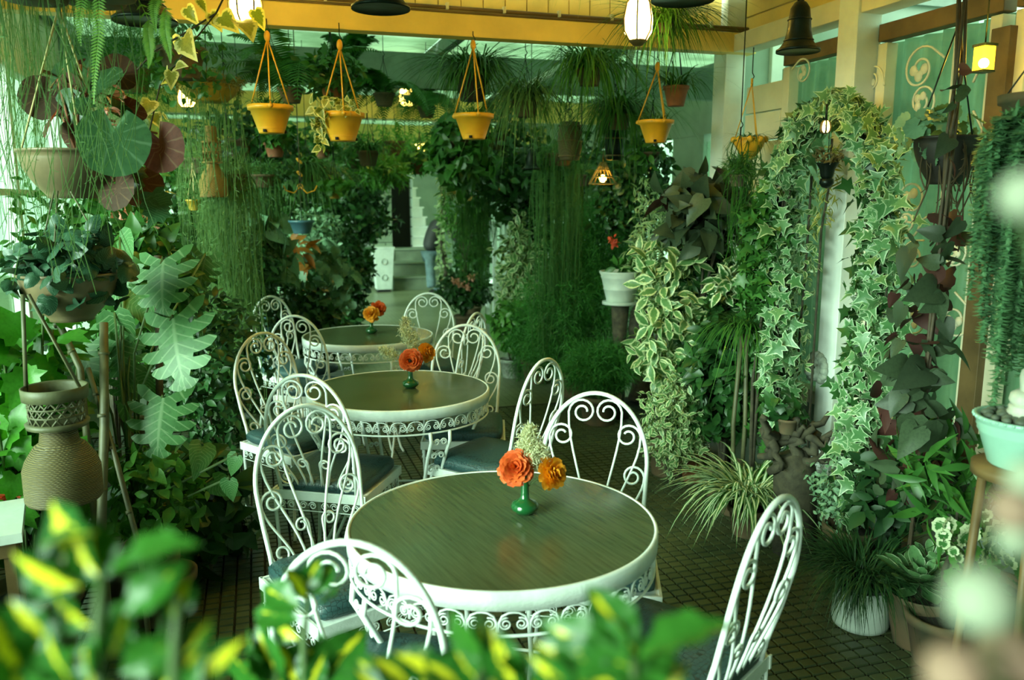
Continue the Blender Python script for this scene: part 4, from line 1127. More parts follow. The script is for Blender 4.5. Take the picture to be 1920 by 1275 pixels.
# bamboo canes and bent branch behind the lantern
for (a, b, r, lab) in (((195, 605), (190, 1000), .017, 'upright bamboo cane left, supporting the monstera'), ((75, 545), (150, 690), .0125, 'short leaning cane under the peperomia bowl'), ((165, 690), (262, 1030), .010, 'long leaning brown cane left of the tables'), ((300, 480), (298, 720), .010, 'thin upright cane among the monstera leaves')):
    dc = 3.7 if a[0] == 300 else 3.05; q0 = atD(*a, dc); q1 = atD(*b, dc - .1); t_ = thing('support_cane', lab, 'cane', q1)
    e = q0 - q1; MB().tube([tuple(e), tuple(e * .5 + np.array([.006, 0, 0])), (0, 0, 0), (-e[0] * .06, -e[1] * .06, -(q1[2] - .01))], [r * .9, r, r, r], 9).build('culm', bamboo, t_)
    for f in (.2, .55, .85): MB().tube([tuple(e * f - e / np.linalg.norm(e) * .006), tuple(e * f + e / np.linalg.norm(e) * .006)], r * 1.18, 9).build('node', bamboo, t_)

# monstera
root = atD(250, 1000, 3.3); root[2] = 0
t = thing('monstera', 'monstera plant with big split leaves on the left side', 'plant', root)
pot_part(t, .16, .12, .26, terra_d)
MS = leafpx([((306, 486), (296, 592), 3.2, -.1), ((324, 596), (333, 728), 3.1, -.1), ((306, 745), (288, 858), 3.15, -.08), ((232, 500), (205, 575), 3.4), ((225, 640), (240, 720), 3.3), ((150, 640), (175, 720), 3.3), ((250, 690), (225, 760), 3.35), ((275, 905), (300, 960), 3.3), ((385, 480), (372, 540), 4.0)], 3.2, .15, 22)
leaves(t, 'monstera_leaf', P_monst, MS, L_monst)
HS = leafpx([((215, 590), (240, 680), 3.3), ((235, 765), (262, 850), 3.2), ((240, 700), (300, 745), 3.3), ((380, 835), (370, 895), 3.2), ((445, 855), (425, 895), 3.1), ((430, 900), (432, 945), 3.1), ((265, 860), (285, 950), 3.25), ((340, 890), (330, 940), 3.3), ((225, 450), (270, 490), 3.5), ((235, 520), (215, 570), 3.5), ((300, 900), (355, 925), 3.3), ((255, 545), (285, 610), 3.4), ((230, 600), (210, 640), 3.5), ((400, 900), (450, 935), 3.4)], 3.2, .5, 23)
leaves(t, 'broad_leaf', P_heart, HS, L_monst)
for mtx in list(MS) + list(HS):
    b = mtx[:3, 3]; stem_to(t, [(root[0], root[1], .2), (root[0] * .7 + b[0] * .3, root[1] * .7 + b[1] * .3, b[2] * .75), tuple(b + np.array([0, 0, .01])), tuple(b)], .005, stemg, 'petiole')
stem_to(t, [(root[0], root[1], .2), atD(300, 800, 3.35), atD(296, 480, 3.4)], .016, bark, 'stem')

# vivid lobed plant at the left edge
root = atD(40, 980, 2.9); root[2] = 0
t = thing('lobed_leaf_plant', 'vivid green backlit lobed plant at the left edge', 'plant', root)
pot_part(t, .17, .13, .3, terra_d)
M1 = np.concatenate([cloud(70, atD(45, 700, 2.95), (.18, .14, .26), .115, 31, droop=.3, shell=.4, toward=-_cf), cloud(50, atD(60, 860, 2.95), (.18, .14, .2), .11, 32, shell=.4, toward=-_cf)])
leaves(t, 'lobed_leaf', P_grape, M1, L_vivid)
for k in range(12): b = M1[k * 6][:3, 3]; stem_to(t, [(root[0], root[1], .25), tuple((b + root) / 2), tuple(b)], .005, stemg)
foliage(t, P_grape, cloud(150, atD(40, 830, 3.15), (.25, .15, .4), .11, 33), L_mid)

# table corner with orange flowers behind the foreground leaves
root = atD(8, 985, 2.6)
t = thing('side_table', 'pale wooden side table corner at the lower left edge', 'table', (root[0] - .16, root[1], 0), .2)
MB().box((0, 0, root[2]), (.42, .34, .03)).build('tabletop', post_white, t, smooth=False)
MB().box((0, 0, root[2] - .04), (.38, .30, .05)).build('apron', brown_wood, t, smooth=False)
for sx in (-1, 1):
    for sy in (-1, 1): MB().box((sx * .17, sy * .13, (root[2] - .06) / 2), (.03, .03, root[2] - .06)).build('leg', brown_wood, t, smooth=False)
def shrub(px, py, d, rad, label, proto, mat, n, size, seed, name='shrub', floor_pot=True, potmat=None, cat='plant', big=0, bigkey=None, flowers=None, up=.35, droop=.35, toward=None, h0=None, potr=.13, hang=False):
    """rooted bushy plant whose crown is centred on the seen point"""
    c = atD(px, py, d); base = (c[0], c[1], 0)
    t = thing(name, label, cat, base)
    if floor_pot: pot_part(t, potr, potr * .72, potr * 1.5, potmat or terra_d)
    hz = max(.05, c[2] - rad[2] * .5)
    if hang:
        t.location = tuple(c); zt = hang_top(c) - c[2]
        for k in range(3): MB().tube([((k - 1) * rad[0] * .5, 0, -rad[2] * .3), ((k - 1) * rad[0] * .3, .02, zt * .6), ((k - 1) * rad[0] * .3, 0, zt)], .006, 6).build('stem', bark, t)
    for k in range(0 if hang else 3):
        g = random.Random(seed + k); MB().tube([(0, 0, .1), (g.uniform(-.03, .03), g.uniform(-.03, .03), hz * .6), (g.uniform(-.5, .5) * rad[0], g.uniform(-.5, .5) * rad[1], hz)], [.012, .009, .005], 6).build('stem', bark, t)
    tw = toward if toward is not None else -_cf * .35
    foliage(t, proto, cloud(n, c, rad, size, seed, up, droop, .45, toward=tw), mat)
    if big: leaves(t, bigkey or 'leaf', proto, cloud(big, c - _cf * rad[1] * .5, (rad[0] * .9, rad[1] * .6, rad[2] * .9), size * 1.1, seed + 7, up, droop, .6, toward=-_cf), mat)
    if flowers: foliage(t, P_small, np.concatenate([cloud(26, atD(fx, fy, d - rad[1]), (.03, .03, .03), .045, seed + i) for i, (fx, fy) in enumerate(flowers[1])]), flowers[0], 'flower_head')
    return t
shrub(290, 920, 3.25, (.17, .16, .22), 'light green small-leaved shrub at the foot of the canes', P_oval, L_light, 260, .075, 41, big=60, bigkey='shrub_leaf')
shrub(60, 905, 3.1, (.20, .15, .16), 'dark plant with little orange blooms behind the wicker lantern', P_oval, L_dark, 420, .08, 42, flowers=(F_red, ((50, 850), (58, 905), (17, 935))))
shrub(350, 960, 3.7, (.28, .25, .28), 'dark leafy shrub on the floor between the canes and the left chairs', P_heart, L_dark, 520, .10, 43, big=30, bigkey='shade_leaf')
shrub(275, 540, 3.9, (.22, .2, .32), 'climbing plant with pink blooms behind the monstera', P_heart, L_mid, 480, .085, 44, flowers=(F_pink, ((262, 555), (275, 570), (250, 560), (285, 545))))
shrub(395, 700, 4.6, (.28, .3, .45), 'dense dark climber behind the left chairs', P_oval, L_dark, 1500, .065, 45)
shrub(190, 480, 4.2, (.4, .3, .45), 'dark green climber on the left windows behind the hanging bowls', P_oval, L_mid, 1300, .075, 46)

# hair-like trailing plants at the left
def trailer(px, py, d, label, n, length, box, mat, seed, pot=(.12, .10, terra_d), name='trailing_plant', tw=10, r=.0016, sway=.03, twlen=.03, out=.05, cap=True, twr=.0013, lenvar=.6):
    p = atD(px, py, d)
    t = thing(name, label, 'hanging plant', p)
    pot_part(t, pot[0], pot[0] * .7, pot[1], pot[2], -pot[1] * .9)
    cords(t, pot[0], .0, .22, hang_top(p) - p[2], chain_m, w=.002)
    hanging(t, strand_lines(n, (p[0], p[1], p[2] + .02), length, seed, box, sway=sway, out=out, lenvar=lenvar), mat, r, tw, twlen, twr, seed)
    if cap: fluff(t, 900, (p[0], p[1], p[2] + .04), (pot[0] * 1.2, pot[0] * 1.2, .06), .07, .0014, mat, seed + 1, 'crown')
    return t
trailer(60, -60, 2.35, 'pale hair-like trailing plant at the top left corner', 60, .95, (.13, .10, .02), L_rhip, 51, tw=5, twlen=.02, r=.0010, twr=.0009, out=.09, sway=.07)
trailer(175, -50, 2.5, 'thin pale trailing stems falling over the begonia bowl', 22, .85, (.14, .05, .02), L_rhip, 52, tw=5, twlen=.02, r=.0011, twr=.0009, sway=.07)
trailer(20, -70, 3.2, 'dense pale hair plant along the left window post', 60, 1.4, (.10, .10, .02), L_rhip, 53, tw=8, twlen=.025, r=.0012, twr=.001)
p = atD(392, 168, 4.9)
t = thing('hanging_planter', 'shallow ochre hanging dish with rusty cushion plant above the small lamp', 'planter', p)
bowl_part(t, .17, .09, ochre_p, -.07, .6)
cords(t, .17, .01, .40, 3.095 - p[2], chain_m, w=.002)
fluff(t, 2600, (p[0], p[1], p[2] + .03), (.19, .19, .05), .05, .002, leaf_mat('rusty_cushion', (.20, .16, .03), (.32, .20, .04)), 54, 'cushion_foliage')
hanging(t, strand_lines(90, (p[0] + .02, p[1], p[2] + .02), 1.6, 55, (.17, .17, .01), sway=.05, out=.06), L_rhip, .0015, 16, .03, .0013, 55)
trailer(430, 330, 5.2, 'long curtain of thin green stems left of the tables', 120, 1.65, (.13, .14, .02), L_rhip, 56, tw=26, twlen=.035, r=.002, twr=.0018, out=.08, lenvar=.5)
trailer(372, 300, 5.6, 'pale green string curtain behind the small wicker lantern', 70, 1.3, (.12, .12, .02), L_rhip, 57, tw=20, r=.0018, twr=.0016)
trailer(490, 330, 6.4, 'grey green trailing strings above the far left chair', 130, 1.1, (.12, .12, .02), L_rhipg, 58, tw=20, r=.0022, twr=.002)
# small golden wicker lantern and little pot
p = atD(402, 370, 5.0); s = 5.0 / FPX
t = thing('wicker_lantern', 'small golden wicker lantern hanging by the string curtain', 'lantern', p)
m = MB(); m.lathe([(0, 0), (25 * s, 0), (26 * s, 4 * s), (25 * s, 30 * s), (18 * s, 46 * s), (11 * s, 58 * s), (12 * s, 62 * s)], 26); m.build('woven_body', wicker_y, t)
for k in range(12):
    a = 2 * PI * k / 12
    for sg in (-1, 1): MB().tube([(16 * s * math.cos(a + sg * f * .9), 16 * s * math.sin(a + sg * f * .9), (66 + 34 * f) * s) for f in (0, .33, .66, 1)], .0028, 5).build('lattice_strip', wicker_y, t)
for z in (64, 83, 101):
    MB().tube([(16.5 * s * math.cos(2 * PI * k / 24), 16.5 * s * math.sin(2 * PI * k / 24), z * s) for k in range(24)], .006 if z != 83 else .003, 6, True).build('lattice_ring', wicker_y, t)
m = MB(); m.lathe([(9 * s, 100 * s), (11 * s, 102 * s), (11 * s, 128 * s), (8 * s, 130 * s), (0, 131 * s)], 20); m.build('neck', wicker_y, t)
MB().tube([(0, 0, 130 * s), (0, 0, 3.095 - p[2])], .002, 5).build('cord', chain_m, t)
def small_hanging(px, py, d, r, label, mat, fol=None, fmat=None, n=120, size=.05, seed=1, apex=.3, cmat=None, spread=(1.3, 1.3, .8), kind='cloud', h=1.1, cat='flowerpot', group=None):
    p = atD(px, py, d); hh = r * h * 1.2
    t = thing('hanging_pot', label, cat, (p[0], p[1], p[2] - hh), group=group)
    pot_part(t, r, r * .66, hh, mat)
    cords(t, r * 1.03, hh * .95, hh + apex, hang_top(p) - (p[2] - hh), cmat or chain_m, w=.0028)
    c = (p[0], p[1], p[2] + r * .45)
    if kind == 'cloud' and fol is not None: foliage(t, fol, cloud(n, c, (r * spread[0], r * spread[1], r * spread[2]), size, seed, toward=-_cf * .4), fmat)
    elif kind == 'grass': grass(t, arcs(n, (p[0], p[1], p[2] - .01), spread[0], size, seed, .8, 1.35, rad0=r * .6), .0045 if d < 7 else .006, fmat)
    elif kind == 'fern': fern(t, n, (p[0], p[1], p[2]), spread[0], size, size * .22, fmat, seed, up=.8, fall=1.3, w=.008)
    elif kind == 'strings': hanging(t, strand_lines(n, (p[0], p[1], p[2] + .02), size, seed, (r * .8, r * .8, .01), out=r * .5), fmat, .003, 14, .04, .0025, seed)
    return t
small_hanging(365, 374, 5.2, .052, 'little ochre cup hanging below the string curtain', ochre_p, P_small, L_mid, 20, .03, 61, .2, rope_m)
small_hanging(515, 268, 6.6, .085, 'terracotta pot hanging behind the leftmost yellow pot', terra, P_oval, L_mid, 160, .09, 62)
small_hanging(622, 150, 5.4, .085, 'terracotta pot overflowing with round leaves above the second yellow pot', terra, P_oval, L_mid, 380, .075, 63, spread=(2.2, 1.8, 1.7))
small_hanging(605, 278, 8.0, .075, 'small terracotta pot hanging low behind the second yellow pot', terra, P_oval, L_mid, 130, .08, 64)
small_hanging(690, 283, 7.4, .10, 'wide terracotta pot with hanging grass near the middle', terra_d, None, L_rhipg, 120, .5, 65, kind='grass', spread=(1.0,))
small_hanging(660, 296, 8.2, .08, 'brown clay pot with trailing leaves left of the doorway', terra_d, P_lance, L_mid, 260, .12, 66, spread=(2.2, 2, 1.4))
small_hanging(853, 302, 7.6, .085, 'yellow pot hanging low, right of the doorway', yellow_p, P_heart, L_mid, 200, .10, 67, spread=(1.8, 1.6, 1.6))
small_hanging(787, 306, 9.0, .09, 'round terracotta pot over the dark doorway', terra, P_oval, L_mid, 220, .09, 68, spread=(2, 1.8, 1.3))
small_hanging(627, 356, 7.2, .058, 'pale yellow egg-shaped pot with a leafy crown', ochre_p, P_grape, L_light, 60, .07, 69, spread=(2, 1.8, 1.2))
small_hanging(857, 342, 8.4, .09, 'dim ochre pot hanging under the low yellow pot', ochre_p, P_lance, L_pale, 260, .12, 70, spread=(2, 2, 1.6))
small_hanging(565, 413, 6.2, .092, 'blue hanging pot holding a small pale cactus', blue_c, P_small, L_silver, 30, .05, 71, spread=(.5, .5, 1.0), h=.9)
small_hanging(1268, 162, 5.0, .075, 'reddish terracotta pot hanging beside the corner post', terra, None, L_mid, 130, .42, 72, kind='grass', spread=(1.0,), h=1.3)
small_hanging(1222, 285, 5.4, .05, 'tiny clay pot hanging under the rightmost yellow pot', terra_d, P_oval, L_mid, 90, .07, 73, spread=(2.5, 2, 2))
small_hanging(720, 330, 8.6, .07, 'clay pot spilling pale feathery leaves left of the doorway', terra_d, P_lance, L_light, 420, .13, 74, spread=(3.4, 2.4, 1.8))
# ferns, palms and fluffy masses under the roof
def roof_plant(px, py, d, label, kind, mat, n, size, seed, pot=(.12, .16, terra_d), w=.0045, az=(0, 2 * PI), spread=1.0, fall=1.35, up=.8, rad=(.25, .2, .2), proto=None, droopy=.3):
    p = atD(px, py, d)
    t = thing({'grass': 'spider_fern', 'fern': 'hanging_fern', 'fluff': 'asparagus_fern', 'leaf': 'hanging_vine'}[kind], label, 'hanging plant', p)
    if kind in ('grass', 'fern'): pot = (pot[0] * .7, pot[1] * .62, pot[2])
    pot_part(t, pot[0], pot[0] * .7, pot[1], pot[2], -pot[1])
    cords(t, pot[0], 0, .26, hang_top(p) - p[2], chain_m, w=.002)
    if kind == 'grass':
        grass(t, arcs(int(n * 1.7), p, spread, size * 1.15, seed, up, fall, rad0=pot[0] * .6, az=az), w, mat)
        grass(t, arcs(int(n * .8), p, spread * .6, size * 1.2, seed + 1, up * .6, fall * 1.6, rad0=pot[0], az=az), w, mat, 'drooping_blades')
    elif kind == 'fern': fern(t, n, p, spread, size, size * .19, mat, seed, az, up, fall, 34, .0075, droopy)
    elif kind == 'fluff': fluff(t, n, (p[0], p[1], p[2] + rad[2] * .1), rad, size, w, mat, seed)
    elif kind == 'leaf': foliage(t, proto, cloud(n, (p[0], p[1], p[2] - rad[2] * .3), rad, size, seed, toward=-_cf * .3), mat)
    return t
roof_plant(545, 165, 5.6, 'large feathery palm-like fern behind the two left yellow pots', 'fern', L_fern, 22, .85, 81, spread=.8, up=.95, fall=1.15)
roof_plant(655, 120, 6.4, 'upright fern under the roof sheets, between the left yellow pots', 'fern', L_fern, 12, .6, 82, spread=.5, up=1.0, fall=.8)
roof_plant(720, 175, 6.6, 'drooping fern left of the middle lamp', 'fern', L_fern, 12, .7, 83, spread=.9, fall=1.4)
roof_plant(800, 200, 7.6, 'dark feathery fern below the middle lamp', 'fern', L_fern, 14, .75, 84, spread=.9, fall=1.5)
roof_plant(885, 140, 5.2, 'dark pot of arching grass above the middle yellow pot', 'grass', L_mid, 190, .55, 85, (.15, .26, soil), .0045)
roof_plant(985, 190, 5.3, 'tangled yellow green grass plant right of the middle yellow pot', 'grass', L_rhip, 230, .55, 86, w=.0032, fall=1.6)
roof_plant(1105, 130, 5.1, 'spidery grass plant left of the right glass lamp', 'grass', L_light, 170, .60, 87, w=.0042, fall=1.5)
roof_plant(1160, 215, 5.6, 'dim grass plant hanging behind the rightmost yellow pot', 'grass', L_mid, 190, .6, 88, w=.0045, fall=1.6)
roof_plant(1245, 45, 4.0, 'green grassy plant hanging in front of the right glass lamp', 'grass', L_mid, 150, .42, 89, (.06, .07, terra_d), .0035, fall=1.5)
roof_plant(1080, -45, 3.8, 'wispy shoots along the cross beam left of the right lamp', 'grass', L_yellowl, 70, .40, 90, (.08, .09, terra_d), .003, fall=1.2)
roof_plant(250, 130, 5.8, 'fluffy grey green asparagus fern behind the top left bell', 'fluff', L_aspar, 9000, .06, 91, w=.0016, rad=(.42, .3, .35))
roof_plant(860, 265, 6.8, 'bushy hanging vine left of the low yellow pot', 'leaf', L_mid, 420, .10, 92, rad=(.26, .22, .3), proto=P_heart)
roof_plant(740, 265, 9.5, 'yellow green vine swag above the doorway', 'leaf', L_light, 700, .10, 93, rad=(.8, .3, .28), proto=P_lance)
roof_plant(450, 260, 6.8, 'dark vine hanging behind the golden wicker lantern', 'leaf', L_dark, 800, .09, 94, rad=(.5, .3, .4), proto=P_oval)
roof_plant(930, 250, 8.0, 'dim leafy vine right of the low yellow pot', 'leaf', L_dark, 800, .10, 95, rad=(.5, .35, .45), proto=P_oval)
roof_plant(575, 320, 7.6, 'pale grass plant hanging above the blue pot', 'grass', L_rhip, 170, .55, 96, w=.006, fall=1.7)
roof_plant(340, 90, 4.4, 'dim trailing vine behind the top left lamp', 'leaf', L_mid, 200, .06, 97, rad=(.25, .15, .22), proto=P_oval)
# bright hanging fern fronds at top left
p = atD(200, -70, 2.35)
t = thing('hanging_fern', 'bright sword fern whose fronds hang down at the top left', 'hanging plant', p)
pot_part(t, .10, .07, .10, terra_d, -.1); cords(t, .10, 0, .14, 2.886 - p[2], chain_m, w=.002)
for i, (a, b, d_) in enumerate((((183, -40), (180, 196), 2.3), ((152, -40), (153, 86), 2.35), ((297, -40), (290, 62), 2.4), ((312, 20), (316, 118), 2.45), ((283, 40), (276, 128), 2.5), ((170, -30), (168, 50), 2.4))):
    q0, q1 = atD(*a, d_), atD(*b, d_); pts = [p - np.array([0, 0, 0]), q0 * .6 + p * .4 + np.array([0, 0, .03])] + [q0 + (q1 - q0) * f + np.array([.006 * math.sin(f * 5 + i), 0, 0]) for f in np.linspace(0, 1, 8)]
    ln = np.linalg.norm(np.diff(np.array(pts), axis=0), axis=1).sum(); nn = int(ln / .0095)
    put('frond', frond_mesh(np.array(pts) - p, .021, nn, .0031, i, up=tuple(-_cf), droopy=.25), L_fernl, t)
# lit vine by the top left lamp
p = atD(430, -25, 3.2)
t = thing('variegated_vine', 'yellow-lit variegated vine twining below the top left lamp', 'vine', p)
pth = [p, atD(405, 25, 3.2), atD(350, 60, 3.2), atD(290, 95, 3.2), atD(240, 150, 3.15)]
stem_to(t, pth, .004, bark); stem_to(t, [atD(405, 25, 3.2), atD(345, 100, 3.2), atD(300, 160, 3.25), atD(270, 290, 3.1)], .003, bark)
stem_to(t, [p, (p[0], p[1], 2.886)], .004, bark, 'tie')
leaves(t, 'vine_leaf', P_heart, leafpx([((350, 15), (368, 45)), ((372, 0), (392, 25)), ((415, 30), (440, 52)), ((345, 70), (355, 105)), ((340, 75), (325, 105)), ((322, 135), (320, 165)), ((312, 140), (300, 150)), ((330, 125), (345, 118)), ((285, 215), (300, 232)), ((310, 215), (315, 235)), ((395, 25), (420, 60)), ((478, 20), (497, 55)), ((455, 40), (475, 62)), ((350, 95), (372, 92)), ((282, 190), (270, 215))], 3.2, .5, 33), L_yellowl)

# ================================================================ foreground: gold-centred shrubs, out of focus
def front_shrub(px, d, label, specs, seed, stems):
    c = atD(px, 1330, d)
    t = thing('variegated_shrub', label, 'shrub', (c[0], c[1], 0))
    pot_part(t, .10, .075, .62, terra_d)
    g3 = random.Random(seed)
    xs = [s_[0][0] for s_ in specs]; extra = []
    for k in range(14):
        bx = g3.uniform(min(xs) - 10, max(xs) + 10); by = g3.uniform(1255, 1310); an = g3.uniform(-1.2, 1.2); ln = g3.uniform(70, 120)
        extra.append(((bx, by), (bx + ln * math.sin(an), by - ln * math.cos(an) * .8), d * g3.uniform(.98, 1.15)))
    M = leafpx(list(specs) + extra, d, .45, seed, .35)
    leaves(t, 'gold_leaf', P_oval_hi, M, L_gold)
    for s in stems:
        pts = [(c[0], c[1], .55), tuple((np.array([c[0], c[1], .9]) + atD(s[0][0], s[0][1], d)) / 2)] + [tuple(atD(*q, d)) for q in s]
        stem_to(t, pts, [.007] + [.0045] * (len(pts) - 2) + [.0022], stemg)
    return t
front_shrub(200, .50, 'blurred gold-centred shrub filling the lower left corner',
    [((182, 1080), (55, 938)), ((205, 1075), (352, 985)), ((188, 1110), (158, 955)), ((150, 1100), (-10, 1058)), ((205, 1235), (245, 1150)), ((225, 1262), (325, 1200)), ((325, 1170), (350, 1070)), ((170, 1175), (72, 1125)), ((120, 1250), (-20, 1172)), ((235, 1150), (335, 1045)), ((180, 1000), (40, 1010)), ((140, 1290), (60, 1195)), ((40, 1300), (-15, 1120)), ((300, 1290), (380, 1215)), ((250, 1200), (180, 1130)), ((380, 1275), (450, 1190)), ((345, 1230), (395, 1150)), ((90, 1200), (10, 1125)), ((210, 1290), (120, 1230)), ((330, 1250), (280, 1160))],
    101, [[(190, 1290), (185, 1180), (190, 1080)], [(325, 1320), (330, 1200), (335, 1120)], [(60, 1330), (90, 1250)]])
front_shrub(570, .80, 'blurred gold-centred shrub in front of the nearest chair back',
    [((575, 1122), (545, 1062)), ((580, 1118), (627, 1050)), ((594, 1133), (668, 1072)), ((562, 1140), (480, 1092)), ((560, 1165), (462, 1132)), ((590, 1285), (692, 1172)), ((580, 1275), (620, 1195)), ((530, 1285), (465, 1178)), ((600, 1268), (688, 1236)), ((510, 1270), (440, 1190)), ((556, 1280), (520, 1200)), ((500, 1290), (405, 1230)), ((620, 1290), (700, 1270)), ((566, 1110), (600, 1045)), ((560, 1200), (500, 1160))],
    102, [[(572, 1300), (570, 1200), (578, 1120)], [(600, 1320), (600, 1260)], [(510, 1330), (520, 1260)]])
front_shrub(860, .60, 'low blurred shrub at the bottom centre before the scroll chair',
    [((905, 1232), (832, 1158)), ((935, 1260), (878, 1150)), ((805, 1270), (758, 1212)), ((770, 1285), (700, 1225)), ((965, 1285), (915, 1180)), ((870, 1290), (800, 1235)), ((900, 1290), (850, 1215)), ((990, 1290), (955, 1225)), ((830, 1300), (770, 1262)), ((720, 1300), (660, 1250))],
    103, [[(880, 1330), (905, 1250)], [(800, 1330), (805, 1270)]])
front_shrub(1180, .54, 'blurred gold-edged shrub at the bottom, right of centre',
    [((1190, 1222), (1105, 1090)), ((1198, 1236), (1362, 1132)), ((1178, 1240), (1092, 1150)), ((1182, 1252), (1005, 1165)), ((1240, 1290), (1140, 1235)), ((1150, 1285), (1000, 1205)), ((1210, 1250), (1300, 1235)), ((1120, 1300), (1020, 1255)), ((1080, 1300), (985, 1235)), ((1200, 1280), (1260, 1215))],
    104, [[(1190, 1320), (1188, 1235)], [(1080, 1330), (1110, 1270)]])
# globe flowers, very close on the right
pale_bud = leaf_mat('pale_bud', (.50, .56, .42), (.56, .60, .46), trans=.2, rough=.7); pink_bud = leaf_mat('pink_bud', (.50, .30, .22), (.55, .36, .26), trans=.2, rough=.7)
c = atD(1985, 1330, .29)
t = thing('globe_flower_plant', 'pale and pink globe flowers blurred at the right edge', 'flower', (c[0], c[1], 0))
pot_part(t, .10, .075, .7, terra_d)
off = np.array([c[0], c[1], 0])
for (px, py, r, mt, dd) in ((1922, 368, 46, pale_bud, .27), (1838, 1122, 62, pale_bud, .27), (1900, 955, 42, pink_bud, .27), (1905, 1010, 34, pale_bud, .31), (1790, 1262, 55, pink_bud, .28), (1890, 1240, 60, pink_bud, .31), (1930, 900, 40, pale_bud, .32)):
    q = atD(px, py, dd); rr = r * dd / FPX
    m = MB(); vs = m.ball((0, 0, 0), rr, 18, 12); mm = MB()
    mm.v = [tuple(x * (1 + .06 * mnoise.noise(Vector(v) * 160)) for x in v) for v in m.v]; mm.f = m.f; mm.uv = m.uv
    mm.shift(tuple(q - off)); mm.build('flower_globe', mt, t)
    e = atD(1990, max(py + 60, 700), dd + .03); stem_to(t, [(c[0], c[1], .68), tuple(e), tuple(q)], .0025, stemg)

# ================================================================ right side: ivy arch
def R(px, py, X=2.5): return atX(px, py, X)
pth = [R(1462, 790), R(1455, 640), R(1458, 480), R(1468, 340), R(1500, 240), R(1555, 196), R(1612, 212), R(1650, 290), R(1655, 420), R(1645, 560), R(1632, 700), R(1620, 830), R(1605, 950)]
base = (pth[-1][0], pth[-1][1], 0)
t = thing('ivy_arch', 'variegated ivy trained over a tall arch on the right', 'ivy', base)
pot_part(t, .13, .10, .24, terra_d)
MB().tube([tuple(np.array(q) - base) for q in pth] + [(0, 0, .2)], .006, 6).build('wire_hoop', dark_iron, t)
MB().tube([tuple(np.array(pth[0]) - base), (pth[0][0] - base[0], pth[0][1] - base[1], .0)], .006, 6).build('wire_foot', dark_iron, t)
g = rngs(7)
rad = [.07, .085, .085, .085, .085, .08, .08, .085, .09, .105, .12, .125, .12]
leaves(t, 'ivy_leaf', P_ivy, along(np.array(pth) - _cf * .05, 298, rad, .075, 111, toward=-_cf * 1.0, droop=.7, jit=.45), L_ivy)
foliage(t, P_ivy_lo, along(pth, 1500, rad, .064, 112, toward=-_cf * .6, droop=.6), L_ivy)
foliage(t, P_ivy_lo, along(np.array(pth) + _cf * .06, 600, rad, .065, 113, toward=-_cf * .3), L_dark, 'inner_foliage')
for k in range(5):
    g2 = random.Random(k); MB().tube([tuple(np.array(q) - base + np.array([g2.uniform(-.04, .04) for _ in range(3)])) for q in pth[::2]], .004, 5).build('vine_stem', bark, t)
# lower ivy spill and neighbours
def vine(px_path, X, label, proto, mat, n, rad, size, seed, name='climbing_vine', big=0, key='leaf', droop=.5, stem=bark, cat='vine', toward=1.0):
    pts = [R(a, b, X) for a, b in px_path]; low = pts[-1]
    t = thing(name, label, cat, (low[0], low[1], 0))
    MB().tube([tuple(np.array(q) - np.array([low[0], low[1], 0])) for q in pts] + [(0, 0, 0)], .006, 6).build('stem', stem, t)
    foliage(t, proto, along(pts, n, rad, size, seed, toward=-_cf * toward * .6, droop=droop), mat)
    if big: leaves(t, key, proto, along(np.array(pts) - _cf * .04, big, rad, size * 1.1, seed + 3, toward=-_cf * toward, droop=droop), mat)
    return t
vine([(1522, 330), (1512, 480), (1500, 620), (1490, 760), (1480, 850)], 2.62, 'thin pale vine climbing the white post inside the arch', P_oval, L_pale, 280, .055, .05, 121)
vine([(1560, 260), (1556, 340), (1540, 430)], 2.66, 'short yellowish vine hanging inside the top of the arch', P_lance, L_yellowl, 150, .05, .05, 122)
vine([(1440, 560), (1440, 700), (1455, 830)], 2.58, 'small-leaved dark ivy at the foot of the arch, left side', P_ivy_lo, L_mid, 420, .13, .06, 123, name='ground_ivy', cat='ivy')
vine([(1560, 880), (1575, 930), (1580, 965)], 2.42, 'silvery sprig plant at the foot of the ivy arch', P_small, L_silver, 520, .11, .03, 124, name='silver_plant', cat='plant', stem=stemg)
# lion mask on the post
p = R(1533, 692, XR - .125); s = 1.0
t = thing('lion_mask', 'grey stone lion mask fixed to the white post', 'sculpture', p)
M0 = MB()
def mp(x, y, z): return (-y, -x, z)     # local: x along wall, y out of the post, z up
M0.ball((-.012, 0, 0), .062, 18, 12, (.55, .85, 1.05)); M0.build('face', stone_g, t)
for k in range(13):
    a = -.9 + k * (PI + 1.8) / 12
    MB().ball((-.008, .060 * math.cos(a), .066 * math.sin(a) + .005), .026, 8, 6, (.9, 1, 1)).build('mane_lock', stone_g, t)
MB().ball((-.050, 0, -.012), .026, 10, 7, (1, 1.2, .8)).build('muzzle', stone_g, t)
MB().ball((-.062, 0, .004), .013, 8, 6, (1, 1.1, 1)).build('nose', stone_g, t)
for s_ in (-1, 1):
    MB().ball((-.044, s_ * .022, .018), .009, 8, 6).build('eye', dark_iron, t)
    MB().ball((-.040, s_ * .024, .030), .014, 8, 6, (.8, 1.4, .6)).build('brow', stone_g, t)
    MB().ball((-.010, s_ * .048, .055), .017, 8, 6).build('ear', stone_g, t)
MB().ball((-.036, 0, -.040), .020, 8, 6, (.7, 1.1, .6)).build('jaw', stone_g, t)
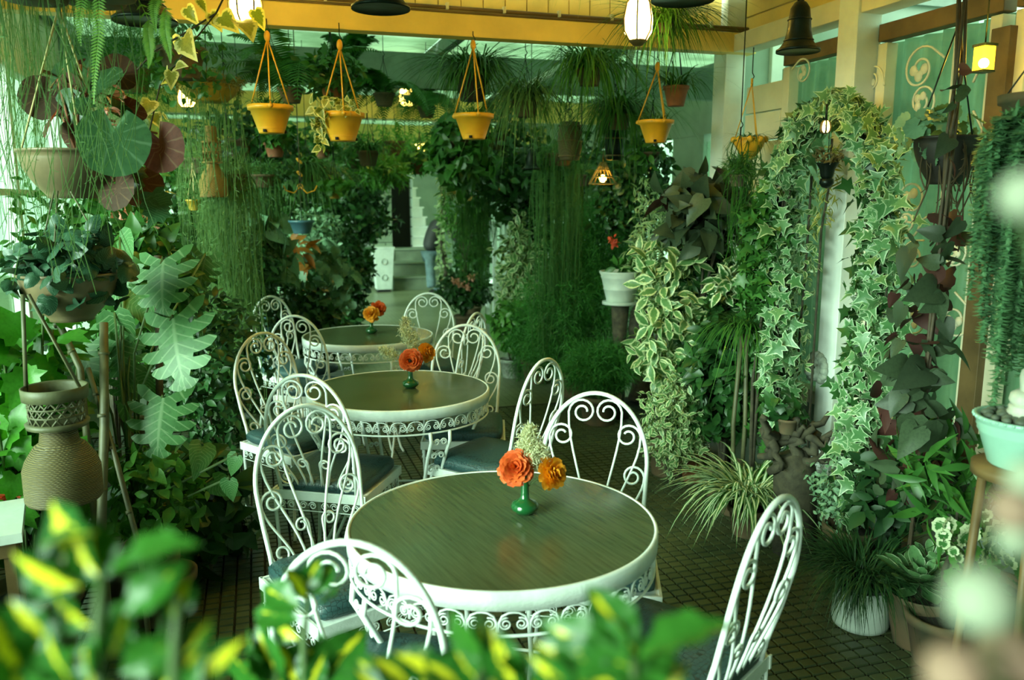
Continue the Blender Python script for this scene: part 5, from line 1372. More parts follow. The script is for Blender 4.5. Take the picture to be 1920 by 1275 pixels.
# black cup in the arch
p = R(1552, 305, 2.6)
t = thing('hanging_pot', 'small black cup hanging inside the ivy arch', 'flowerpot', p)
m = MB(); m.lathe([(0, -.075), (.022, -.075), (.03, -.06), (.035, -.03), (.05, -.005), (.053, 0), (.048, 0), (.03, -.03)], 22); m.build('cup', dark_iron, t)
m = MB(); m.lathe([(0, -.12), (.02, -.115), (.034, -.095), (.03, -.075), (.012, -.07)], 18); m.build('pendant', dark_iron, t)
MB().tube([(.0, 0, -.01), (0, 0, float(R(1552, 200, 2.55)[2]) - p[2])], .002, 5).build('wire', chain_m, t)
foliage(t, P_small, cloud(90, p + np.array([0, 0, .03]), (.06, .06, .04), .03, 125), leaf_mat('rusty_sprig', (.12, .10, .04), (.20, .15, .06)))
# yellow wall planter left of the window
p = R(1405, 262, 2.66)
t = thing('scalloped_planter', 'yellow hanging planter with scalloped rim before the siding boards', 'planter', p)
bowl_part(t, .085, .12, yellow_p, -.11, .3)
for k in range(9): MB().ball((.087 * math.cos(k * .7), .087 * math.sin(k * .7), .0), .018, 8, 6).build('rim_scallop', yellow_p, t)
cords(t, .08, .0, .30, 2.5 - p[2], yellow_p, w=.003)
grass(t, arcs(60, p, 1.0, .22, 126, .7, 1.6), .003, L_mid); hanging(t, strand_lines(26, p, .35, 127, (.07, .07, .01)), L_mid, .0025, 12, .03, .002)
# square lantern added in place of an amber reflection in the right window
p = R(1845, 110, 2.62)
t = thing('reflection_lantern', 'square amber lantern added in place of a reflection by the right window', 'lantern', p)
am = emit('amber_glass', (1.0, .62, .02), 2.2)
MB().box((0, 0, 0), (.05, .05, .085)).build('amber_glass', am, t, smooth=False)
MB().box((0, 0, .047), (.06, .06, .010)).build('cap', dark_iron, t, smooth=False); MB().box((0, 0, -.046), (.056, .056, .008)).build('base', dark_iron, t, smooth=False)
MB().ball((-.02, -.02, -.02), .018, 10, 8).build('bulb', lamp_e, t)
MB().tube([(0, 0, .05), (0, 0, 2.886 - p[2])], .003, 6).build('cord', dark_iron, t)
l = bpy.data.lights.new('lamp_light', 'POINT'); l.energy = 5; l.color = WARM; l.shadow_soft_size = .05
lo = bpy.data.objects.new('lamp_light', l); C.objects.link(lo); lo.parent = t; lo.location = (-.05, -.05, 0)

# purple vine and the dark pot it trails from
p = atD(1778, 262, 3.0)
t = thing('hanging_pot', 'wide dark hanging pot before the right window', 'flowerpot', p)
bowl_part(t, .115, .17, plain('black_clay', (.018, .014, .010), .6), -.16, .5)
cords(t, .11, 0, .40, 2.886 - p[2], dark_iron, w=.003)
foliage(t, P_geran, cloud(40, p + np.array([-.05, 0, .02]), (.12, .10, .10), .06, 131, toward=-_cf), L_silver)
hanging(t, strand_lines(22, p + np.array([-.02, -.06, 0]), .45, 132, (.08, .03, .01)), plain('dead_root', (.10, .07, .035), .8, bstr=0), .003, 2, .03, .002)
pts = [atD(*q) for q in ((1805, -30, 2.85), (1800, 120, 2.85), (1782, 260, 2.8), (1768, 420, 2.8), (1752, 560, 2.8), (1738, 700, 2.8), (1725, 850, 2.95), (1716, 930, 3.25))]
base = np.array([pts[-1][0], pts[-1][1], 0])
t = thing('purple_vine', 'tall dark purple-leaved vine twisting up a cord at the right', 'vine', base)
for k in range(4):
    g2 = random.Random(40 + k); MB().tube([tuple(q - base + np.array([math.sin(i * 1.3 + k * 1.6) * .016, math.cos(i * 1.1 + k * 1.6) * .016, 0])) for i, q in enumerate(pts)] + [(g2.uniform(-.03, .03), 0, .0)], .0055, 6).build('twisted_stem', stemb, t)
PL = leafpx([((1790, 160), (1765, 180)), ((1795, 175), (1830, 172)), ((1788, 195), (1770, 215)), ((1800, 130), (1830, 132)), ((1760, 495), (1715, 480)), ((1760, 500), (1745, 545)), ((1765, 440), (1720, 430)), ((1770, 470), (1790, 495)), ((1755, 540), (1710, 555)), ((1755, 555), (1775, 600)), ((1765, 560), (1735, 585)), ((1770, 600), (1785, 640)), ((1745, 640), (1700, 655)), ((1745, 650), (1745, 700)), ((1755, 660), (1790, 650)), ((1735, 690), (1690, 720)), ((1740, 700), (1760, 750)), ((1745, 705), (1790, 720)), ((1720, 730), (1650, 745)), ((1725, 740), (1680, 790)), ((1735, 750), (1780, 790)), ((1740, 765), (1785, 775)), ((1715, 780), (1690, 830)), ((1720, 800), (1690, 860)), ((1730, 800), (1755, 850)), ((1735, 810), (1790, 840)), ((1700, 690), (1655, 690)), ((1690, 740), (1665, 780)), ((1780, 260), (1760, 290)), ((1782, 300), (1800, 330)), ((1705, 750), (1640, 760)), ((1690, 640), (1665, 670))], 2.75, .5, 133)
leaves(t, 'heart_leaf', P_heart, PL, L_purple)
foliage(t, P_heart, along(np.array(pts[3:]) + _cf * .06, 120, .13, .085, 134, droop=.7), L_purple)
# burro's tail
p = atD(1965, 190, 2.35)
t = thing('trailing_sedum', 'thick trailing sedum tails hanging at the right edge', 'hanging plant', p)
pot_part(t, .12, .09, .14, terra_d, -.12); cords(t, .12, 0, .2, 2.886 - p[2], chain_m, w=.0025)
P_bean = strip_leaf([.14, .26, .28, .20, .04], cup=-.5, droop=-.25)
g = rngs(9)
tails = [(1818, 560), (1832, 470), (1828, 400), (1842, 640), (1850, 545), (1862, 770), (1868, 680), (1878, 720), (1885, 620), (1895, 690), (1905, 650), (1915, 600), (1925, 680), (1856, 480), (1880, 560), (1900, 520), (1935, 560), (1872, 600), (1890, 460), (1845, 360), (1910, 420), (1838, 590), (1940, 640), (1955, 600), (1865, 420), (1920, 480)]
tails += [(tx + g.uniform(-14, 40), ty + g.uniform(-110, 10)) for tx, ty in tails if ty > 330]
for i, (tx, ty) in enumerate(tails):
    d_ = 2.25 + g.uniform(-.08, .14); e = atD(tx, ty, d_)
    f = 1 if tx < 1870 else .6
    st_ = p + np.array([g.uniform(-.06, .06), g.uniform(-.06, .06), .0]); sh = np.array([e[0], e[1], 0]) + np.array([0, 0, p[2] - .06 - .18 * g.random()])
    c_ = np.array([st_ + (sh - st_) * q for q in (0, .5)] + [sh + (e - sh) * q for q in np.linspace(0, 1, 7)] )
    L_ = np.linalg.norm(np.diff(c_, axis=0), axis=1).sum(); n = int(L_ * 620); ss = g.random(n); cum = np.concatenate([[0], np.cumsum(np.linalg.norm(np.diff(c_, axis=0), axis=1))]) / L_
    pos = np.stack([np.interp(ss, cum, c_[:, k]) for k in range(3)], 1); dr = unit(g.normal(size=(n, 3)) * np.array([1, 1, .25]))
    Mx = frames(pos, dr - np.array([0, 0, .55]), dr + np.array([0, 0, .8]), .031 * (1 - .35 * ss)[:, None])
    put('sedum_tail', baked(P_bean, Mx, p, 'sedum_tail'), L_sedum, t)
# aqua pot with pebbles and statue on a stand
p = atD(1918, 872, 2.15); s = 2.15 / FPX
t = thing('ceramic_pot', 'pale aqua ribbed ceramic pot filled with pebbles at the right edge', 'flowerpot', p)
m = MB(); m.lathe([(0, 0), (56 * s, 0), (60 * s, 4 * s), (78 * s, 60 * s), (82 * s, 66 * s), (81 * s, 70 * s), (84 * s, 74 * s), (83 * s, 78 * s), (86 * s, 84 * s), (89 * s, 88 * s), (89 * s, 94 * s), (82 * s, 94 * s), (80 * s, 84 * s)], 48); m.build('pot', aqua_c, t)
m = MB(); m.lathe([(0, 80 * s), (81 * s, 82 * s), (0, 88 * s)], 30); m.build('soil', soil, t)
for k in range(40):
    a = 2 * PI * k / 40; MB().ball((88.5 * s * math.cos(a), 88.5 * s * math.sin(a), 91 * s), 3.6 * s, 6, 4).build('rim_bead', aqua_c, t)
g2 = random.Random(5)
for k in range(30):
    a = 2 * PI * k / 17; r_ = (66 if k < 17 else 42) * s
    tt = thing('pebble', 'grey green rounded pebble among those in the aqua pot', 'pebble', (p[0] + r_ * math.cos(a), p[1] + r_ * math.sin(a), p[2] + 90 * s + g2.uniform(0, .006)), g2.random() * 6, group='pebbles in the aqua pot')
    MB().ball((0, 0, 0), g2.uniform(8, 11) * s, 9, 6, (1.2, .95, .8)).build('stone', pebble, tt)
q = atD(1930, 790, 2.15)
st = thing('seated_statue', 'small pale carved stone seated figure on the aqua pot', 'statue', (q[0], q[1], p[2] + 88 * s), .35 - PI / 2 + PI / 2)
def S(name, prof, sq=(1, 1), c=(0, 0, 0), n=26): m = MB(); m.lathe([(a * s, b * s) for a, b in prof], n, tuple(x * s for x in c), sq[0], sq[1]); return m.build(name, stone_w, st)
S('plinth', [(0, 0), (48, 0), (50, 4), (50, 12), (46, 16), (47, 22), (44, 26), (0, 26)], (1, .75))
S('robe_base', [(0, 24), (40, 26), (45, 34), (42, 46), (30, 52), (0, 54)], (1, .8))
S('torso', [(0, 46), (27, 48), (29, 62), (31, 78), (28, 90), (14, 99), (8, 104), (0, 105)], (1, .7))
S('head', [(0, 100), (9, 102), (13, 110), (14, 119), (12, 128), (7, 134), (4, 137), (4, 140), (0, 142)], (1, 1))
for sx in (-1, 1):
    m = MB(); m.tube([(sx * 26 * s, 0, 88 * s), (sx * 36 * s, -8 * s, 68 * s), (sx * 24 * s, -24 * s, 56 * s), (sx * 4 * s, -27 * s, 56 * s)], [8 * s, 8 * s, 7 * s, 5 * s], 10); m.build('arm', stone_w, st)
    m = MB(); m.tube([(sx * 14 * s, -8 * s, 46 * s), (sx * 42 * s, -14 * s, 42 * s), (sx * 20 * s, -30 * s, 40 * s), (-sx * 6 * s, -32 * s, 42 * s)], [10 * s, 12 * s, 9 * s, 6 * s], 10); m.build('folded_leg', stone_w, st)
    MB().ball((sx * 13 * s, 0, 116 * s), 4 * s, 7, 5, (.6, .8, 1.6)).build('ear', stone_w, st)
for k in range(5): m = MB(); m.tube([((40 - k) * s * math.cos(a), (32 - k) * s * math.sin(a), (30 + k * 4 + 2 * math.sin(a * 5)) * s) for a in [2 * PI * i / 30 for i in range(30)]], 1.3 * s, 5, True); m.build('robe_fold', stone_w, st)
t = thing('plant_stand', 'brown wooden stand under the aqua pot', 'stand', (p[0], p[1], 0))
MB().lathe([(0, p[2] - .03), (.12, p[2] - .03), (.12, p[2] - .002), (0, p[2] - .002)], 28).build('stand_top', brown_wood, t)
for k in range(3):
    a = k * 2.09 + .4; MB().tube([(.09 * math.cos(a), .09 * math.sin(a), p[2] - .03), (.13 * math.cos(a), .13 * math.sin(a), 0)], .012, 7).build('leg', brown_wood, t)

# ---------------------------------------------------------------- floor pots at lower right
q = atZ(1612, 1172, 0)
t = thing('grass_pot', 'white round pot of dark mop-like grass on the tiles', 'plant', q)
m = MB(); m.lathe([(0, 0), (.085, 0), (.104, .012), (.109, .03), (.107, .13), (.098, .165), (.095, .172), (.085, .165), (.08, .15)], 36); m.build('pot', white_c, t)
grass(t, arcs(1000, (q[0], q[1], .17), .85, .44, 141, 1.05, 1.15, rad0=.08), .0024, L_grass)
grass(t, arcs(160, (q[0], q[1], .16), .75, .26, 142, .6, 1.9, rad0=.08, az=(1.5, 4.2)), .0022, L_grass, 'drooping_blades')
q = atZ(1722, 1205, 0)
t = thing('succulent_pot', 'terracotta pot with a paddle-leaved succulent rosette', 'plant', q)
pot_part(t, .135, .092, .215, terra_d, rim=False)
cz = np.array([q[0] - .03, q[1] - .01, .255]); Ms = []
g = rngs(143)
for ring, (n, tilt, ln) in enumerate(((5, 1.3, .06), (7, .9, .09), (9, .5, .12), (11, .15, .145), (10, -.25, .15))):
    a = 2 * PI * (np.arange(n) + .4 * ring) / n + g.normal(size=n) * .1
    ax = np.stack([np.cos(a) * math.cos(tilt), np.sin(a) * math.cos(tilt), np.full(n, math.sin(tilt))], 1) - np.array([0, .25, -.1]); nr = np.stack([-np.cos(a) * math.sin(tilt), -np.sin(a) * math.sin(tilt), np.full(n, math.cos(tilt) + .2)], 1)
    Ms.append(frames(np.tile(cz, (n, 1)) + ax * .012, ax, nr, ln * (.9 + .2 * g.random((n, 1)))))
leaves(t, 'paddle_leaf', P_paddle, np.concatenate(Ms), L_succ)
Ms = [frames(np.tile(np.array([q[0] + .07, q[1] + .05, .30]), (11, 1)), np.stack([np.cos(np.arange(11)), np.sin(np.arange(11)), .7 + .4 * np.sin(np.arange(11) * 2.3)], 1), np.array([[0, -.4, 1.]] * 11), np.full((11, 1), .085))]
leaves(t, 'small_paddle_leaf', P_paddle, np.concatenate(Ms), L_succ)
MB().tube([(-.03, -.01, .18), (-.03, -.01, .26)], .015, 8).build('stem', bark, t)
MB().tube([(.07, .05, .18), (.07, .05, .31)], .012, 8).build('stem', bark, t)
q = atZ(1850, 1190, 0)
t = thing('geranium', 'cream-edged geranium behind the succulent pot', 'plant', q)
pot_part(t, .13, .10, .22, terra_d)
gm = leafpx([((1760, 995), (1772, 965)), ((1775, 995), (1785, 962)), ((1770, 1010), (1765, 985)), ((1765, 1025), (1775, 1005)), ((1815, 1010), (1825, 980)), ((1810, 1015), (1800, 990)), ((1840, 975), (1850, 950)), ((1850, 1035), (1842, 1015)), ((1860, 1045), (1850, 1020)), ((1790, 1040), (1780, 1020)), ((1795, 1050), (1800, 1030)), ((1870, 1000), (1862, 970)), ((1835, 1050), (1850, 1040)), ((1830, 1000), (1815, 978)), ((1890, 1060), (1885, 1030))], 2.55, .4, 151)
leaves(t, 'geranium_leaf', P_geran, gm, L_cream)
for mx in gm: stem_to(t, [(q[0], q[1], .2), tuple((mx[:3, 3] + q) / 2 + np.array([0, 0, .12])), tuple(mx[:3, 3])], .003, stemg, 'petiole')
foliage(t, P_geran, cloud(50, atD(1860, 1050, 2.75), (.16, .12, .12), .06, 152), L_mid)
q = atZ(1405, 1000, 0)
t = thing('spider_plant', 'white-striped spider plant spilling over its pot beside the tables', 'plant', q)
pot_part(t, .11, .085, .15, terra_d)
A = arcs(330, (q[0], q[1], .17), 1.0, .56, 153, .95, 1.25, 9, rad0=.06)
for i in range(240):
    V, F, UV = ribbons(A[i:i + 1], np.tile(taper(9, .0088), (1, 1)))
    put('blade', mesh_np('blade', V - q, F, UV), L_spider, t)
grass(t, A[240:], .008, L_spider, 'inner_blades')
# clay pots on the floor by the stump
for (px, py, r, h, lab, sd) in ((1252, 905, .135, .22, 'large weathered clay pot at the foot of the pale variegated shrub', 1), (1300, 918, .085, .20, 'narrow terracotta pot holding the fluffy fern', 2)):
    q = atZ(px, py - 18, 0); t = thing('clay_pot', lab, 'flowerpot', q); pot_part(t, r, r * .75, h, terra_d if sd == 1 else terra)
q = atZ(1300, 900, 0)
t = thing('asparagus_fern', 'small fluffy bright green fern in the terracotta pot', 'plant', (q[0], q[1], .17)); fluff(t, 9000, (q[0], q[1], .36), (.12, .12, .17), .05, .0013, L_aspar, 154, shell=.1)
MB().tube([(0, 0, 0), (0, 0, .2)], .01, 6).build('stem', stemg, t)
# driftwood
base = atD(1500, 880, 3.9); base[2] = 0
t = thing('driftwood', 'gnarled driftwood pile at the foot of the white post', 'driftwood', base)
g2 = random.Random(12)
for k, (a, b) in enumerate((((1425, 860), (1568, 775)), ((1430, 840), (1520, 800)), ((1440, 815), (1560, 830)), ((1470, 870), (1572, 815)), ((1425, 800), (1470, 875)), ((1490, 880), (1500, 790)), ((1440, 880), (1560, 860)), ((1450, 830), (1425, 780)), ((1520, 800), (1555, 870)))):
    q0, q1 = atD(*a, 3.85), atD(*b, 3.75); n = 9
    pp = [q0 + (q1 - q0) * f + np.array([g2.uniform(-.02, .02), g2.uniform(-.03, .03), g2.uniform(-.025, .025)]) for f in np.linspace(0, 1, n)]
    stem_to(t, pp, [.024 * (1 - .75 * abs(f - .35)) * g2.uniform(.8, 1.2) for f in np.linspace(0, 1, n)], bark, 'branch', 8)
stem_to(t, [base, atD(1490, 880, 3.85), atD(1480, 850, 3.85)], [.11, .10, .08], bark, 'stump_block', 10)
t = thing('small_pot', 'little clay pot standing on the driftwood', 'flowerpot', atD(1476, 812, 3.8)); pot_part(t, .045, .035, .07, terra_d); 
foliage(t, P_heart, cloud(40, atD(1470, 760, 3.8), (.10, .08, .08), .06, 155, toward=-_cf), L_dark)
# standing plants left of the arch
shrub(1255, 590, 4.9, (.19, .2, .62), 'tall pale variegated schefflera right of the tables', P_oval, L_pale, 520, .10, 161, big=120, bigkey='pale_leaf', floor_pot=False, toward=-_cf * .6)
shrub(1262, 800, 4.7, (.17, .17, .30), 'small-leaved pale climber low on the variegated schefflera', P_small, L_pale, 1100, .045, 162, floor_pot=False)
shrub(1318, 395, 4.75, (.24, .16, .22), 'dark purple broad-leaved plant by the corner post', P_heart, L_purple, 240, .12, 163, big=60, bigkey='purple_leaf', floor_pot=False)
shrub(1382, 545, 4.6, (.17, .15, .17), 'cream-edged schefflera beside the corner post', P_oval, L_cream, 120, .10, 164, big=70, bigkey='cream_leaf', floor_pot=False)
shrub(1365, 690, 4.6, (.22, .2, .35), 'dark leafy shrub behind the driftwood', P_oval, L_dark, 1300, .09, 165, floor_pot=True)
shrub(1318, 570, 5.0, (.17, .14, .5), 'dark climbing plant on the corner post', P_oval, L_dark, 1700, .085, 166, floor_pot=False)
shrub(1690, 915, 3.45, (.26, .12, .20), 'dark fleshy plant low beneath the purple vine', P_oval, L_grass, 360, .09, 167, floor_pot=True)
shrub(1795, 900, 2.9, (.18, .12, .20), 'drooping green plant under the sedum tails', P_lance, L_mid, 160, .14, 168, floor_pot=True)
shrub(1430, 470, 4.15, (.10, .10, .35), 'mixed ivy column left of the arch', P_ivy_lo, L_mid, 650, .065, 169, floor_pot=False)
q = atD(1395, 625, 4.3)
t = thing('ponytail_plant', 'thin-leaved grass tree with grey stems left of the arch', 'plant', (q[0], q[1], 0))
pot_part(t, .11, .08, .16, terra_d)
for dx in (-.02, .025): MB().tube([(dx, 0, .1), (dx * 1.6, .01, .5), (dx * .6, 0, q[2])], .012, 7).build('trunk', bamboo, t)
grass(t, arcs(260, q, .9, .50, 171, .8, 1.6, rad0=.02), .0035, L_mid)
# stump and white bowl with asparagus fern
q = atZ(1203, 752, 0); q2 = atD(1203, 560, float((q - _co) @ _cf))
t = thing('tree_stump', 'upright weathered tree stump right of the white bowl', 'stump', q)
pp = [(0, 0, 0)] + [(.02 * math.sin(k), .02 * math.cos(k * 1.3), q2[2] * k / 7) for k in range(1, 8)]
MB().tube(pp, [.12, .10, .095, .09, .095, .10, .11, .08], 12).build('trunk', bark, t)
MB().tube([(.0, -.05, q2[2] * .7), (.12, -.08, q2[2] * .95)], [.05, .035], 8).build('branch_stub', bark, t)
q = atD(1163, 565, 6.3); s = 6.3 / FPX
t = thing('white_bowl', 'white ribbed ceramic bowl raised on a post among ferns', 'flowerpot', q)
m = MB(); m.lathe([(0, 0), (26 * s, 0), (27 * s, 6 * s), (31 * s, 22 * s), (32.5 * s, 24 * s), (31.5 * s, 26 * s), (36 * s, 44 * s), (37.5 * s, 46 * s), (36.5 * s, 48 * s), (40 * s, 54 * s), (40 * s, 57 * s), (36 * s, 57 * s), (34 * s, 50 * s)], 32); m.build('bowl', white_c, t)
m = MB(); m.lathe([(0, 46 * s), (35 * s, 50 * s), (0, 52 * s)], 24); m.build('soil', soil, t)
m = MB(); m.lathe([(34 * s, -5 * s), (34 * s, 0), (0, 0)], 24); m.build('saucer', white_c, t)
m = MB(); m.lathe([(.10, -q[2]), (.06, -q[2] + .06), (.04, -q[2] * .5), (.07, -5 * s)], 18); m.build('pedestal', bark, t)
foliage(t, P_small, cloud(60, q + np.array([.05, 0, .28]), (.12, .12, .06), .08, 172), L_mid)
for (px, py, d_, rad, n, lab) in ((1085, 590, 7.0, (.50, .4, .58), 26000, 'huge feathery asparagus fern beside the white bowl'), (1130, 470, 7.2, (.42, .35, .42), 17000, 'feathery asparagus fern above the white bowl with a red bloom'), (1125, 690, 6.2, (.30, .25, .17), 9000, 'low bright asparagus fern spreading on the floor'), (1010, 640, 7.6, (.3, .3, .35), 9000, 'soft dark asparagus fern left of the big one')):
    c = atD(px, py, d_); t = thing('asparagus_fern', lab, 'plant', (c[0], c[1], 0))
    fluff(t, n, c, rad, .075, .0018, L_aspar, 180 + n % 97, shell=.15)
    for k in range(4): MB().tube([(0, 0, .0), ((k - 1.5) * .05, 0, c[2] * .5), ((k - 1.5) * rad[0] * .5, (k % 2 - .5) * .2, c[2])], .006, 5).build('stem', stemg, t)
    pot_part(t, .16, .12, .22, terra_d)
    if 'red' in lab: foliage(t, P_small, cloud(24, atD(1152, 452, 6.6), (.03, .03, .03), .05, 181), F_red, 'red_bloom')

# ================================================================ middle distance, both sides
def L(px, py, d, rad, label, proto, mat, n, size, seed, **k): return shrub(px, py, d, rad, label, proto, mat, n, size, seed, **k)
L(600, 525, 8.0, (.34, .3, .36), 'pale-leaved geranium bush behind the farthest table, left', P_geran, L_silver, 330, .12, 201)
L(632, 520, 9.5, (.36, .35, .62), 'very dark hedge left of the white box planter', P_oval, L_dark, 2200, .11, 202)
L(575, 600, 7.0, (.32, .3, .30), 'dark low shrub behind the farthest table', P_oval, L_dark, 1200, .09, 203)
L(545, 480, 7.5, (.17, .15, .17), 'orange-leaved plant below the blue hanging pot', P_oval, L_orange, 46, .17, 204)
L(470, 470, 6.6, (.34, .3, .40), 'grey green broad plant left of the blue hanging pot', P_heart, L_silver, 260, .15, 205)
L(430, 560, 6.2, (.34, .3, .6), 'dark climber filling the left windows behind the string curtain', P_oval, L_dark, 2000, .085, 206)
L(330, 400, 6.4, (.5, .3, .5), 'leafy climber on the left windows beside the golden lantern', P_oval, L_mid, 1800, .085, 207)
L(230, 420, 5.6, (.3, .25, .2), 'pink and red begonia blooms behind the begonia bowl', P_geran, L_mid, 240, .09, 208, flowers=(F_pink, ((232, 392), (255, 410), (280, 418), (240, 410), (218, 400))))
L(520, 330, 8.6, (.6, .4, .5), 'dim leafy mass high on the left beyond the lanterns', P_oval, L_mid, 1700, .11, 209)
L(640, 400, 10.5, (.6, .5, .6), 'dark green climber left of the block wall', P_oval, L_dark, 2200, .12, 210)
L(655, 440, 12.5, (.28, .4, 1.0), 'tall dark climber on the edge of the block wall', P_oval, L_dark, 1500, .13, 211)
L(590, 450, 8.4, (.30, .25, .3), 'white-speckled bush below the pale yellow pot', P_small, L_silver, 900, .07, 212)
L(975, 520, 8.4, (.22, .25, .62), 'pale leafy climber right of the passage', P_oval, L_pale, 900, .10, 213)
L(960, 610, 7.8, (.20, .2, .22), 'light green bush at the foot of the pale climber', P_oval, L_light, 420, .10, 214, potr=.12, potmat=stone_g)
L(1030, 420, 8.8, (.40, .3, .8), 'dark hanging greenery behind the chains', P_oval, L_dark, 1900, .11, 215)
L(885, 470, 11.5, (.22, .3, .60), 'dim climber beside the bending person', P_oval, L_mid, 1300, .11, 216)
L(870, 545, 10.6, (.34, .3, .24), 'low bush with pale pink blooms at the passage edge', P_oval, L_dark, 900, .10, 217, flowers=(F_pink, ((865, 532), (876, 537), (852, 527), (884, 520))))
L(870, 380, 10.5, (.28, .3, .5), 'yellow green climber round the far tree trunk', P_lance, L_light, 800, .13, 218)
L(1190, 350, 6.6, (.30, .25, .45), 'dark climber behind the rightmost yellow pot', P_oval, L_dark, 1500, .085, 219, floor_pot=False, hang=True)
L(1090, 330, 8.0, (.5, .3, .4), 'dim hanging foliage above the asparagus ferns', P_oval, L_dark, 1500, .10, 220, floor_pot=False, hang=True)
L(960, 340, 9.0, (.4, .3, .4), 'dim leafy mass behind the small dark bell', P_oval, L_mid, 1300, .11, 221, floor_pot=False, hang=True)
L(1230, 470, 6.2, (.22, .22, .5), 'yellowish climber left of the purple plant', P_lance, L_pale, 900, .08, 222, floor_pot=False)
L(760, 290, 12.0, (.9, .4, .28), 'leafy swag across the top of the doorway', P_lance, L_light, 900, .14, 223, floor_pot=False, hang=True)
trailer(1050, 290, 6.6, 'long dark string curtain right of centre', 120, 1.9, (.20, .15, .02), L_rhipg, 231, tw=26, r=.0024, twr=.002, twlen=.04, lenvar=.45)
trailer(1090, 330, 7.4, 'fine green string curtain above the asparagus fern', 90, 1.5, (.2, .15, .02), L_rhip, 232, tw=22, r=.0026, twr=.0022, twlen=.04)
trailer(890, 320, 8.6, 'string curtain hanging beside the white slatted table', 90, 1.3, (.2, .15, .02), L_rhipg, 233, tw=18, r=.003, twr=.0025, twlen=.05)
trailer(700, 300, 8.8, 'pale feathery strings hanging over the block wall', 70, .34, (.3, .15, .02), L_rhip, 234, tw=14, r=.003, twr=.0025, twlen=.06)
trailer(1385, 330, 4.3, 'thin stems trailing below the yellow scalloped planter', 30, .5, (.05, .05, .02), L_mid, 235, pot=(.05, .06, terra_d), tw=10, r=.002)
# chains, wicker cone lamp and dark lanterns among the right foliage
p = atD(1130, 345, 6.2); s = 6.2 / FPX
t = thing('wicker_lamp', 'glittering amber wicker cone lampshade among dark foliage', 'lamp', p)
for k in range(14):
    a = 2 * PI * k / 14; MB().tube([(26 * s * math.cos(a), 26 * s * math.sin(a), 0), (5 * s * math.cos(a + .5), 5 * s * math.sin(a + .5), 40 * s)], .004, 5).build('cane_rib', wicker_y, t)
for z, r_ in ((0, 26), (13, 19), (26, 12)): MB().tube([(r_ * s * math.cos(2 * PI * k / 24), r_ * s * math.sin(2 * PI * k / 24), z * s) for k in range(24)], .005, 5, True).build('cane_ring', wicker_y, t)
MB().ball((0, 0, 10 * s), 7 * s, 10, 8).build('bulb', lamp_s, t); MB().tube([(0, 0, 38 * s), (0, 0, 3.095 - p[2])], .003, 5).build('cord', chain_m, t)
l = bpy.data.lights.new('lamp_light', 'POINT'); l.energy = 4; l.color = WARM; l.shadow_soft_size = .03
lo = bpy.data.objects.new('lamp_light', l); C.objects.link(lo); lo.parent = t; lo.location = (0, 0, 12 * s)
for (px, py, d_, r_, h_, lab, mt) in ((1068, 300, 5.8, .085, .26, 'barrel wicker basket on a chain right of centre', wicker), (1152, 300, 5.9, .07, .30, 'dark pierced lantern on a chain beside the wicker basket', dark_iron)):
    p = atD(px, py, d_); t = thing('hanging_basket', lab, 'basket', p)
    m = MB(); m.lathe([(0, 0), (r_ * .8, 0), (r_, h_ * .3), (r_, h_ * .7), (r_ * .8, h_), (r_ * .7, h_)], 24); m.build('body', mt, t)
    for z in (.1, .5, .9): MB().tube([(r_ * (1.0 if z == .5 else .9) * math.cos(2 * PI * k / 24), r_ * (1.0 if z == .5 else .9) * math.sin(2 * PI * k / 24), h_ * z) for k in range(24)], .006, 5, True).build('hoop', brown_wood, t)
    n = int((3.095 - p[2] - h_) / .045)
    for k in range(n):
        zc = h_ + .02 + k * .045
        MB().tube([((.016 * math.cos(a)) * (k % 2), .016 * math.cos(a) * ((k + 1) % 2), zc + .028 * math.sin(a)) for a in [i * PI / 5 for i in range(10)]], .004, 5, True).build('chain_link', chain_m, t)
# blue ornament by the far left chair
q = atD(503, 600, 6.9); q[2] = 0
t = thing('garden_ornament', 'blue ceramic garden ornament behind the far left chair', 'ornament', q)
z1 = atD(503, 622, 6.9)[2]
m = MB(); m.lathe([(0, 0), (.16, 0), (.16, .04), (.10, .08), (.07, z1 * .5), (.10, z1 * .75), (.17, z1 * .92), (.18, z1), (.12, z1 * .97)], 24); m.build('pedestal', blue_c, t)
m = MB(); m.lathe([(0, z1 * .95), (.09, z1), (.10, z1 + .1), (.06, z1 + .22), (.03, z1 + .26), (.05, z1 + .31), (.035, z1 + .37), (0, z1 + .40)], 20); m.build('figure', blue_c, t)
# gold bracket sprig hanging in the left middle
p = atD(563, 350, 6.5); t = thing('hanging_ornament', 'small golden twisted ornament hanging above the blue pot', 'ornament', p)
for k in range(3): MB().tube([(.02 * math.cos(a + k), .01, .10 * k + .02 * math.sin(a)) for a in [i * PI / 6 for i in range(12)]], .005, 5, True).build('ring', yellow_p, t)
for sx in (-1, 1): MB().tube([(0, 0, 0), (sx * .05, 0, -.05), (sx * .11, 0, -.03), (sx * .13, 0, .01)], .006, 6).build('curled_arm', yellow_p, t)
MB().tube([(0, 0, -.03), (0, 0, 3.095 - p[2])], .0025, 5).build('cord', rope_m, t)

